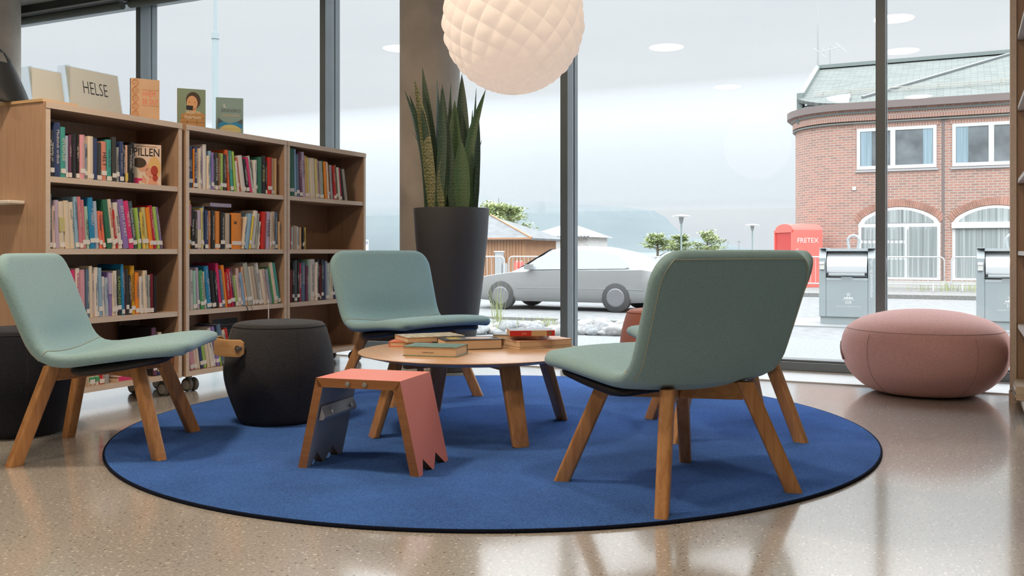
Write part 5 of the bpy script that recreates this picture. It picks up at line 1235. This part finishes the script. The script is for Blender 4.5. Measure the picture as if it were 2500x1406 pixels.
# ------------------------------------------------------------------ waste inlets
M_inlet = mat('inlet_grey', (.28, .315, .32), .45, .1); M_inlet_l = mat('inlet_light', (.38, .41, .42), .45, .1)
def inlet(x0, y0, lab):
    t = thing('waste_inlet', lab, 'waste inlet', (x0, y0, GZ), 0, 'underground waste inlets')
    W_, D_, H_ = .90, .80, 1.30
    mb = MB(); prof = [(0, .13), (D_, .13), (D_, H_ - .2), (D_ - .18, H_), (.16, H_), (.05, H_ - .06), (0, H_ - .17)]
    side = .115
    for a, b in ((0, side), (W_ - side, W_)):
        mb.loft([[(x_, y_, z_) for y_, z_ in prof] for x_ in (a, b)])
    mb.box(side, W_ - side, .0, D_, .13, .80); mb.box(side, W_ - side, .30, D_, .80, H_ - .02); mb.build('housing', M_inlet, t, bevel=.012)
    mb = MB(); mb.box(.02, W_ - .02, .03, D_ - .03, 0, .13); mb.build('base', M_inlet, t)
    mb = MB(); mb.box(side, W_ - side, .002, D_ - .2, H_ - .05, H_ - .005); mb.build('top_rim', M_inlet_l, t)
    mb = MB()
    for a in (.0, W_ - side):
        mb.obox((a + side / 2, .075, H_ - .0), (side / 2, 0, 0), (0, .10, .0), (0, .0, .006)); 
        mb.add([(a, -.001, H_ - .17), (a + side, -.001, H_ - .17), (a + side, .049, H_ - .058), (a, .049, H_ - .058), (a + side, .16, H_ + .002), (a, .16, H_ + .002)], [(0, 1, 2, 3), (3, 2, 4, 5)])
    mb.build('corner_cap', M_inlet_l, t)
    mb = MB(); R_ = .27; zc = .98; yc = .25
    arc_ = [(yc - R_ * math.cos(R(a)), zc + R_ * math.sin(R(a))) for a in range(-38, 80, 6)]
    mb.loft([[(x_, y_, z_) for y_, z_ in arc_] for x_ in (side + .012, W_ - side - .012)], False, False, False); mb.build('drum', mat('drum_steel', (.74, .75, .76), .34, .55), t, True, 180)
    mb = MB(); mb.box(side + .005, W_ - side - .005, -.004, .05, .755, .80); mb.build('sill_plate', M_inlet_l, t)
    mb = MB(); mb.box(side + .045, W_ - side - .045, -.055, -.03, .842, .872); h = mb.build('handle', M_inlet_l, t, bevel=.004)
    mb = MB()
    for x_ in (side + .03, W_ - side - .03): mb.tube([(x_, -.045, .857), (x_ + .001, .06, .857)], .024, 10)
    mb.build('pivot', M_black, t)
    mb = MB(); mb.box(W_ / 2 - .09, W_ / 2 + .09, -.012, .0, .775, .815); mb.build('latch', M_inlet, t)
    mb = MB(); mb.box(.015, .09, -.035, 0, .94, 1.06); mb.build('card_reader', mat('reader_beige', (.55, .54, .50), .5), t)
    mb = MB(); mb.box(.013, .092, -.05, 0, 1.03, 1.07); mb.build('reader_hood', M_frame, t)
    mb = MB(); mb.tube([(W_ * .58 + .09 * math.cos(R(a)) * (1 if 1 else 0), .35, H_ + .13 + .09 * math.sin(R(a))) for a in range(0, 181, 15)] , .022, 8)
    for s in (-1, 1): mb.tube([(W_ * .58 + s * .09, .35, H_ + .13), (W_ * .58 + s * .07, .35, H_ - .02)], .022, 8)
    mb.build('lifting_eye', M_inlet_l, t, True)
    wh = M_frame; yy = -.0015
    mb = MB(); put_text(mb, 'SSR', (W_ * .53, yy, .385), (1, 0, 0), (0, 0, 1), .11, .05); put_text(mb, 'Sammen tek vi vare på ressursane', (W_ * .53, yy, .315), (1, 0, 0), (0, 0, 1), .43, .026)
    put_text(mb, 'Papir- og plastemballasje', (W_ - side / 2, yy, .80), (0, 0, -1), (1, 0, 0), .68, .06); mb.build('lettering', wh, t)
    mb = MB(); cx_ = W_ * .53
    wave = [(-.07, 0), (.07, 0)] + [(.07 - .14 * k / 18, .022 + .008 * math.cos(k * PI / 3)) for k in range(19)]
    mb.prism(wave, (cx_, 0, .445), (1, 0, 0), (0, 0, 1), (0, -1, 0), 0, .0015)
    for k in range(5):
        a = R(90 + 72 * k); mb.prism([(.006 * math.cos(a + 1.2), .006 * math.sin(a + 1.2)), (.034 * math.cos(a - .2), .034 * math.sin(a - .2)), (.038 * math.cos(a + .15), .038 * math.sin(a + .15)), (.012 * math.cos(a + .9), .012 * math.sin(a + .9))], (cx_, 0, .515), (1, 0, 0), (0, 0, 1), (0, -1, 0), 0, .0015)
    mb.box(cx_ - .1, cx_ + .1, -.0015, 0, .425, .430); mb.build('emblem', wh, t)
    return t
inlet(-2.24, 16.75, 'grey waste inlet with steel drum left of the right window mullion')
inlet(.18, 16.75, 'grey waste inlet with steel drum at the right end of the window')
slab('ground_inlet_plate', mat('pale_metal_plate', (.275, .284, .284), .5), -3.4, 2.2, 16.3, 18.2, GZ - .1, GZ + .004, 'pale metal cover plate under the waste inlets', 'plate')

# ------------------------------------------------------------------ red clothing bank
t = thing('clothing_bank', 'red clothing donation container left of the brick house', 'container', (-5.26, 32.75, GZ + .02), R(38))
M_rc = mat('signal_red', (.82, .16, .13), .45); W_, D_, H_ = 1.15, 1.25, 1.95
mb = MB()
pf = [(0, 0), (D_, 0), (D_, H_)] + [(D_ / 2 + D_ / 2 * math.cos(R(a)), H_ + .22 * math.sin(R(a))) for a in range(15, 170, 15)] + [(0, H_)]
mb.loft([[(x_, y_, z_) for y_, z_ in pf] for x_ in (.04, W_)]); mb.build('body', M_rc, t, bevel=.01)
mb = MB(); mb.box(0, .05, 0, .06, 0, H_); mb.box(0, .05, D_ - .06, D_, 0, H_); mb.box(0, .05, 0, D_, H_ - .08, H_); mb.box(0, .05, 0, D_, 1.05, 1.13); mb.build('door_frame', M_rc, t)
mb = MB(); mb.box(.036, .045, .07, D_ - .07, 1.14, H_ - .09); mb.build('chute', mat('chute_red', (.50, .05, .045), .5), t)
mb = MB(); mb.box(.02, .041, .07, D_ - .07, .4, 1.05); pn = mb.build('info_panel', M_inlet_l, t)
mb = MB(); mb.box(.012, .021, .52, .85, .62, .98); mb.build('poster', M_rc, pn)
mb = MB(); mb.box(.009, .013, .57, .80, .66, .94); mb.build('poster_sheet', mat('pale_poster', (.6, .75, .8), .5), pn)
mb = MB(); put_text(mb, 'FRETEX', (W_ * .52, -.004, 1.60), (1, 0, 0), (0, 0, 1), .78, .2); put_text(mb, 'Tøyinnsamling', (W_ * .14, -.004, .95), (0, 0, -1), (1, 0, 0), .85, .12); mb.build('lettering', mat('pale_letter', (.85, .70, .68), .5), t)

# ------------------------------------------------------------------ crowd barriers
M_galv = mat('galvanised_tube', (.60, .62, .63), .4, .5)
def barrier(x, y, rz, w, lab):
    t = thing('crowd_barrier', lab, 'barrier', (x, y, GZ + .02), rz, 'crowd barriers along the road')
    h0, h1 = .22, 1.05; r = .12
    fr = [(0, 0, h0)] + [(0, 0, h1 - r)] + [(r - r * math.cos(R(a)), 0, h1 - r + r * math.sin(R(a))) for a in (30, 60, 90)] + [(w - r + r * math.sin(R(a)), 0, h1 - r + r * math.cos(R(a))) for a in (0, 30, 60, 90)] + [(w, 0, h0), (0, 0, h0)]
    mb = MB(); mb.tube(fr, .021, 8); mb.build('frame', M_galv, t, True)
    for k in range(1, int(w / .14)):
        mb = MB(); mb.tube([(k * w / int(w / .14), 0, h0), (k * w / int(w / .14), 0, h1 - .01)], .008, 5); mb.build('bar', M_galv, t)
    for x_ in (.3, w - .3):
        mb = MB(); mb.tube([(x_, -.3, .012), (x_, -.06, h0), (x_, .06, h0), (x_, .3, .012)], .018, 6); mb.build('foot', M_galv, t)
for (X, Z, w, lab) in ((-1.25, 31.2, 1.1, 'crowd barrier partly hidden by the planter, by the brown shed'), (-.10, 31.2, 2.4, 'crowd barrier in front of the pale shed left of the mullion'), (2.1, 30.6, 2.3, 'crowd barrier behind the silver car, right of the mullion'), (4.3, 30.0, 2.3, 'crowd barrier behind the parked white car'),
                       (8.3, 29.9, 2.2, 'crowd barrier in front of the red clothing container'), (10.75, 29.3, 2.5, 'crowd barrier before the arched window right of the mullion'), (13.4, 28.6, 2.4, 'crowd barrier beside the right waste inlet')):
    x, y = at(X, Z); barrier(x, y, R(1), w, lab)

# ------------------------------------------------------------------ cars
def car(lab, x, y, rz, length, height, z0, paint, seed=0):
    t = thing('car', lab, 'car', (x, y, z0), rz, None)
    k = length / 4.3; hk = height / 1.43
    ST = [(0, .30, .50, .60, .60, .55), (.12, .22, .55, .70, .70, .76), (.5, .20, .60, .78, .78, .84), (1.05, .20, .62, .86, .86, .87), (1.45, .20, .62, .88, 1.12, .88), (1.85, .20, .62, .90, 1.36, .88), (2.3, .20, .62, .91, 1.43, .88), (3.0, .20, .62, .92, 1.41, .88), (3.6, .20, .62, .93, 1.28, .88), (3.95, .22, .62, .94, 1.08, .87), (4.2, .25, .60, .90, .92, .82), (4.3, .32, .55, .70, .70, .72)]
    mb = MB(); rings = []
    for (xx, zb, zm, zl, zt, w) in ST:
        cabin = zt > zl + .03; wr = w * (.74 if cabin else .86); e = .0 if cabin else .0
        half = [(w * .90, zb), (w, zb + .12), (w, zm), (w * .97, zl - .01), (w * .955, zl), (wr, max(zl, zt - .05)), (wr * .86, zt), (0, zt + .025)]
        ring = [(xx * k, -yy, zz * hk) for yy, zz in half] + [(xx * k, yy, zz * hk) for yy, zz in reversed(half[:-1])]
        rings.append(ring)
    mb.loft(rings); mb.build('body', paint, t, True, 40)
    gl = mat('car_glass', (.30, .33, .34), .08, 0, .7)
    for s in (-1, 1):
        mb = MB(); poly = [(1.28, .915), (1.62, 1.17), (1.92, 1.325), (2.3, 1.36), (2.34, .935)]; poly2 = [(2.42, .935), (2.40, 1.36), (2.95, 1.345), (3.45, 1.22), (3.72, 1.0), (3.6, .955)]
        for pl in (poly, poly2):
            def yy(zz): return .848 - (zz - .92) * (.848 - .66) / (1.36 - .92) + .006
            n_ = len(pl); mb.add([(a * k, s * yy(b), b * hk) for a, b in pl] + [(a * k, s * (yy(b) - .012), b * hk) for a, b in pl], [tuple(range(n_))] + [(i, (i + 1) % n_, n_ + (i + 1) % n_, n_ + i) for i in range(n_)])
        mb.build('side_window', gl, t)
    mb = MB()
    mb.add([(1.10 * k, -.74, .895 * hk), (1.10 * k, .74, .895 * hk), (1.86 * k, .60, 1.385 * hk), (1.86 * k, -.60, 1.385 * hk)], [(0, 1, 2, 3)]); mb.build('windscreen', gl, t)
    for xx in (.82, 3.42):
        for s in (-1, 1):
            mb = MB(); mb.tube([(xx * k, s * .70, .31), (xx * k, s * .72, .31), (xx * k, s * .87, .31), (xx * k, s * .895, .31)], [.28, .31, .31, .28], 28); wl = mb.build('wheel', mat('tyre', (.06, .06, .06), .8), t, True, 50)
            mb = MB(); mb.tube([(xx * k, s * .893, .31), (xx * k, s * .903, .31)], [.20, .17], 20); mb.build('rim', mat('rim_grey', (.22, .22, .23), .4, .4), wl)
    mb = MB(); mb.box(.04 * k, .20 * k, -.70, -.42, .60 * hk, .70 * hk); mb.box(.04 * k, .20 * k, .42, .70, .60 * hk, .70 * hk); mb.build('headlight', M_frame, t)
    for s in (-1, 1):
        mb = MB(); mb.box(1.42 * k, 1.58 * k, s * .93 - .06, s * .93 + .06, .93 * hk, 1.04 * hk); mb.build('wing_mirror', paint, t)
    mb = MB(); mb.box(1.2 * k, 4.0 * k, -.886, -.880, .50 * hk, .53 * hk); mb.build('door_trim', mat('grey_trim', (.25, .25, .25), .5), t)
    return t
x, y = at(-.62, 21.6)
car('silver estate car driving past on the road behind the left mullion', x, y, R(0.5), 4.35, 1.36, GZ - .02, mat('silver_paint', (.292, .292, .288), .3, .3, .5, 0, 8, 0, 40, (1, 1, 1), .5))
x, y = at(4.7, 37)
car('white car parked behind the crowd barriers, beyond the silver car', x, y, R(-12), 4.2, 1.22, GZ + .02, mat('white_paint', (.78, .78, .77), .3, 0, .5, 0, 8, 0, 40, (1, 1, 1), .5))

# ------------------------------------------------------------------ sheds, cabinet, hydrant bags
M_plank = wood('brown_cladding', (.42, .235, .13), (.35, .185, .10), 'z', .8, .12); M_froof = noisy('felt_roof', (.146, .155, .159), (.198, .206, .211), 2)
t = thing('shed', 'brown wood clad shed with grey roof behind the planter', 'shed', (*at(-3.4, 45.6), GZ), R(6))
W_ = 4.25
mb = MB()
for k in range(28): mb.box(W_ * k / 28 + .012, W_ * (k + 1) / 28 - .012, .0, .05, 0, 1.93)
mb.box(0, W_, .03, 5, 0, 1.93); mb.build('wall', M_plank, t)
mb = MB(); mb.add([(-.2, -.35, 1.86), (W_ + .45, -.35, 1.86), (W_ - 2.7, 2.6, 3.05), (-.2, 2.6, 3.05), (W_ + .45, 5.4, 1.86), (-.2, 5.4, 1.86)], [(0, 1, 2, 3), (3, 2, 4, 5), (1, 4, 2)]); o = mb.build('roof', M_froof, t); sm = o.modifiers.new('t', 'SOLIDIFY'); sm.thickness = .1
A = Vector((W_ + .45, -.35, 1.88)); B = Vector((W_ - 2.7, 2.6, 3.08)); mb = MB(); mb.tube([A, B], .05, 6); mb.box(-.2, W_ + .45, -.40, -.34, 1.80, 1.88); mb.build('roof_edge', mat('rust_edge', (.42, .22, .12), .6), t)
mb = MB(); mb.tube([(W_ - 1.15, -.02, 1.0), (W_ - 1.15, -.15, 1.05)], .1, 10); mb.box(W_ - 1.35, W_ - .98, -.22, -.02, .86, .98); mb.build('wall_lamp', M_inlet_l, t)
t = thing('shed', 'pale roughcast shed with grey hipped tile roof left of the mullion', 'shed', (*at(.95, 54.5), GZ), R(4))
mb = MB(); mb.box(0, 3.6, 0, 4, 0, 2.06); mb.build('wall', noisy('roughcast', (.50, .50, .49), (.66, .65, .63), 9), t)
mb = MB(); mb.add([(-.3, -.3, 2.05), (3.9, -.3, 2.05), (3.9, 4.3, 2.05), (-.3, 4.3, 2.05), (1.2, 2, 2.75), (2.4, 2, 2.75)], [(0, 1, 5, 4), (1, 2, 5), (2, 3, 4, 5), (3, 0, 4)]); mb.build('roof', noisy('tile_roof', (.26, .27, .27), (.38, .38, .38), 6, .8, 4, (6, 1, 1)), t)
mb = MB()
for k in range(21): mb.tube([(-.3 + .2 * k, -.34, 2.04), (-.3 + .2 * k, -.2, 2.08)], .075, 8)
mb.build('tile_edge', mat('dark_tile', (.20, .20, .20), .8), t)
mb = MB(); mb.tube([(2.15, -.08, 2.0), (2.15, -.08, 0)], .05, 8); mb.build('downpipe', M_frame, t)
mb = MB(); mb.box(.35, 1.25, -.18, 0, .55, 1.15); mb.build('wall_cabinet', M_frame, t)
t = thing('utility_cabinet', 'white utility cabinet in front of the brown shed', 'cabinet', (*at(-.78, 42.5), GZ), R(8))
mb = MB(); mb.box(0, .33, 0, .3, 0, 1.20); mb.build('body', M_inlet_l, t, bevel=.01); mb = MB(); mb.box(-.03, .36, -.03, .33, 1.20, 1.26); mb.build('lid', M_frame, t); mb = MB(); mb.box(.36, .52, .02, .28, 0, .70); mb.build('side_box', M_inlet_l, t)
for k, lab in enumerate(('left red locker before the brown shed, behind a crowd barrier', 'right red locker with white notice before the brown shed')):
    t = thing('red_locker', lab, 'locker', (*at(.10 + .19 * k, 41.6), GZ + .02), R(6))
    mb = MB(); mb.box(0, .17, 0, .2, 0, .75); mb.build('body', M_rc, t); mb = MB(); mb.tube([(.085 + .04 * math.cos(R(a)), .1, .75 + .06 * math.sin(R(a))) for a in range(0, 181, 30)], .012, 6); mb.build('handle', M_frame, t)
    if k: mb = MB(); mb.box(.03, .14, -.006, 0, .18, .48); mb.build('notice', M_frame, t)

# ------------------------------------------------------------------ poles and lamps, sign
x, y = at(-6.42, 20.3)
t = thing('street_pole', 'tall grey street pole outside the second window from the left', 'pole', (x, y, GZ))
mb = MB(); mb.tube([(0, 0, 0), (0, 0, 5.9)], [.075, .068], 16); mb.build('pole', mat('grey_pole', (.36, .42, .43), .5), t, True); mb = MB(); mb.tube([(0, 0, 5.9), (0, 0, 9)], .042, 12); mb.build('upper_pole', mat('grey_pole', (.36, .42, .43), .5), t, True)
mb = MB(); mb.tube([(0, 0, 5.84), (0, 0, 5.96)], .085, 16); mb.build('collar', mat('grey_pole', (.36, .42, .43), .5), t, True)
for (X, Z, zt, lab) in ((10.83, 60, 3.02, 'street lamp with flat disc head among the small trees'), (20.5, 80, 3.0, 'street lamp with flat disc head right of the small trees')):
    x, y = at(X, Z); t = thing('street_lamp', lab, 'street lamp', (x, y, GZ), 0, 'disc headed street lamps'); h = zt - GZ
    mb = MB(); mb.tube([(0, 0, 0), (0, 0, h - .45)], .06, 8); mb.build('pole', mat('green_grey_pole', (.25, .32, .31), .5), t)
    mb = MB(); mb.tube([(0, 0, h - .5), (0, 0, h - .1)], [.10, .17], 12); mb.build('lantern', M_inlet, t)
    mb = MB(); mb.lathe([(.60, h - .06), (.58, h - .02), (.15, h + .06), (.001, h + .08)], 24, cap1=False); mb.build('disc', M_frame, t)
x, y = at(24.2, 100); t = thing('utility_post', 'thin far post just left of the street lamp on open sky', 'post', (x, y, GZ))
mb = MB(); mb.tube([(0, 0, 0), (0, 0, 2.35)], .06, 6); mb.box(-.2, .2, -.03, .03, 2.2, 2.3); mb.build('pole', M_steel, t)
x, y = at(-3.42, 22); t = thing('parking_sign', 'small white parking sign seen between bookcase and column', 'sign', (x, y, GZ), R(16))
mb = MB(); mb.tube([(0, .02, 0), (0, .02, .95)], .022, 8); mb.build('post', M_steel, t); mb = MB(); mb.box(-.06, .06, -.006, 0, .55, 1.52); sp = mb.build('plate', M_frame, t); mb = MB(); put_text(mb, 'P', (.0, -.008, 1.42), (1, 0, 0), (0, 0, 1), .08, .13); mb.build('letter', mat('sign_blue', (.10, .14, .22), .5), sp)

# ------------------------------------------------------------------ trees
def tree(lab, X, Z, zc, rx, rz_, seed, leaves, trunk_h, size):
    x, y = at(X, Z); rnd = random.Random(seed); t = thing('tree', lab, 'tree', (x, y, GZ), 0, 'trees across the road')
    cz = zc - GZ; mb = MB(); br = []
    top = Vector((0, 0, cz + rz_ * .35)); mb.tube([(0, 0, 0), (.03, 0, trunk_h), top], [.10 * rx / 1.6 + .03, .08 * rx / 1.6 + .02, .015], 7)
    for _ in range(26):
        a = rnd.uniform(0, 2 * PI); u = rnd.uniform(.0, .95); s = Vector((0, 0, trunk_h + (top.z - trunk_h) * u * .85)); l = rx * (1.05 - .65 * u) * rnd.uniform(.7, 1.12)
        e = s + Vector((math.cos(a) * l, math.sin(a) * l, l * rnd.uniform(.0, .45))); mb.tube([s, s.lerp(e, .5) + Vector((0, 0, .06)), e], [.03, .018, .006], 5); br.append((s, e))
    mb.build('trunk', mat('bark', (.16, .13, .10), .9), t)
    mb = MB()
    for _ in range(leaves):
        s, e = rnd.choice(br); p = s.lerp(e, rnd.uniform(.30, 1.03)) + Vector((rnd.gauss(0, 1), rnd.gauss(0, 1), rnd.gauss(0, .6))) * rx * .085
        a = rnd.uniform(0, 2 * PI); b = rnd.uniform(-.7, .7); w = size * rnd.uniform(.6, 1.2); d = Vector((math.cos(a), math.sin(a), b)) * w; q = Vector((-math.sin(a), math.cos(a), rnd.uniform(-.5, .5))) * w * .5
        mb.add([p - d, p + q, p + d, p - q], [(0, 1, 2, 3)])
    mb.build('foliage', noisy('tree_leaves', (.27, .34, .14), (.50, .56, .28), .8), t)
tree('broad leafy tree rising behind the brown shed', -.85, 60, 3.55, 2.1, 1.7, 1, 5200, 2.0, .13)
tree('left small tree at the foot of the mountain', 10.85, 70, 1.75, 1.35, 1.25, 2, 1700, 1.3, .11)
tree('middle small tree beside the disc headed street lamp', 12.75, 71, 1.6, 1.3, 1.2, 3, 1700, 1.2, .11)
tree('right small tree with slanting crown', 14.55, 70, 1.9, 1.45, 1.35, 4, 1500, 1.1, .11)

# ------------------------------------------------------------------ mountains and haze
M_hill = noisy('forest_mountain', (.085, .115, .125), (.11, .14, .145), .006)
def ridge(name, lab, prof, Z, depth):
    """mountain ridge: (X, height) outline at distance Z, sloping away on both sides"""
    mb = MB(); rnd = random.Random(3); pts = []
    for (a, ha), (b, hb) in zip(prof, prof[1:]):
        for k in range(8): pts.append((a + (b - a) * k / 8, ha + (hb - ha) * k / 8 + rnd.uniform(-1, 1) * .012 * Z / 100))
    pts.append(prof[-1]); rows = []
    for v, hk in ((-1, 0), (-.6, .35), (-.3, .72), (0, 1), (.5, .6), (1, 0)):
        rows.append([(*at(X, Z + v * depth), (h * hk if hk else -6)) for X, h in pts])
    for i in range(len(rows) - 1):
        for j in range(len(pts) - 1): mb.add([rows[i][j], rows[i][j + 1], rows[i + 1][j + 1], rows[i + 1][j]], [(0, 1, 2, 3)])
    return tag(mb.build(name, M_hill, None, True, 180, merge=True), lab, 'mountain')
ridge('mountain', 'hazy blue mountain with its top in the clouds behind the street', [(-900, 145), (-500, 150), (-100, 146), (150, 128), (300, 118), (380, 108), (410, 92), (440, 52), (470, 30), (500, 0)], 2500, 350)
ridge('mountain', 'low far hill right of the small trees', [(470, 0), (520, 30), (580, 42), (640, 38), (700, 22), (760, 0)], 3000, 300)
mb = MB(); c = [at(-1100, 3900), at(1500, 3900)]
mb.box(-2600, 1400, 330, 335, GZ - 1, GZ - .5)
M_sea = mat('grey_fjord', (.30, .36, .40), .15)
mb = MB(); mb.box(-4000, 3000, 300, 6000, GZ - 2, GZ - 1); struct(mb.build('ground_fjord', M_sea), 'grey fjord water far behind the street', 'water')

def volume(name, box, dens, lab, w=.6):
    m = bpy.data.materials.new(name); m.use_nodes = True; t = m.node_tree; t.nodes.clear()
    o = t.nodes.new('ShaderNodeOutputMaterial'); v = t.nodes.new('ShaderNodeVolumeScatter'); v.inputs['Color'].default_value = (.93, .97, 1, 1); v.inputs['Density'].default_value = dens * w; ab = t.nodes.new('ShaderNodeVolumeAbsorption'); ab.inputs['Color'].default_value = (0, 0, 0, 1); ab.inputs['Density'].default_value = dens * (1 - w); sm = t.nodes.new('ShaderNodeAddShader')
    t.links.new(v.outputs[0], sm.inputs[0]); t.links.new(ab.outputs[0], sm.inputs[1]); t.links.new(sm.outputs[0], o.inputs['Volume'])
    mb = MB(); mb.box(*box); return tag(mb.build(name, m), lab, 'haze' if 'haze' in name else 'cloud', None, 'stuff')
volume('sea_haze', (-5000, 2500, 160, 1400, GZ + .5, 600), 0.00016, 'pale haze hanging between the street and the mountains', .56)
volume('cloud_bank', (-5000, 2500, 1401, 1800, 80, 260), 0.0045, 'low cloud bank covering the mountain tops', .67)
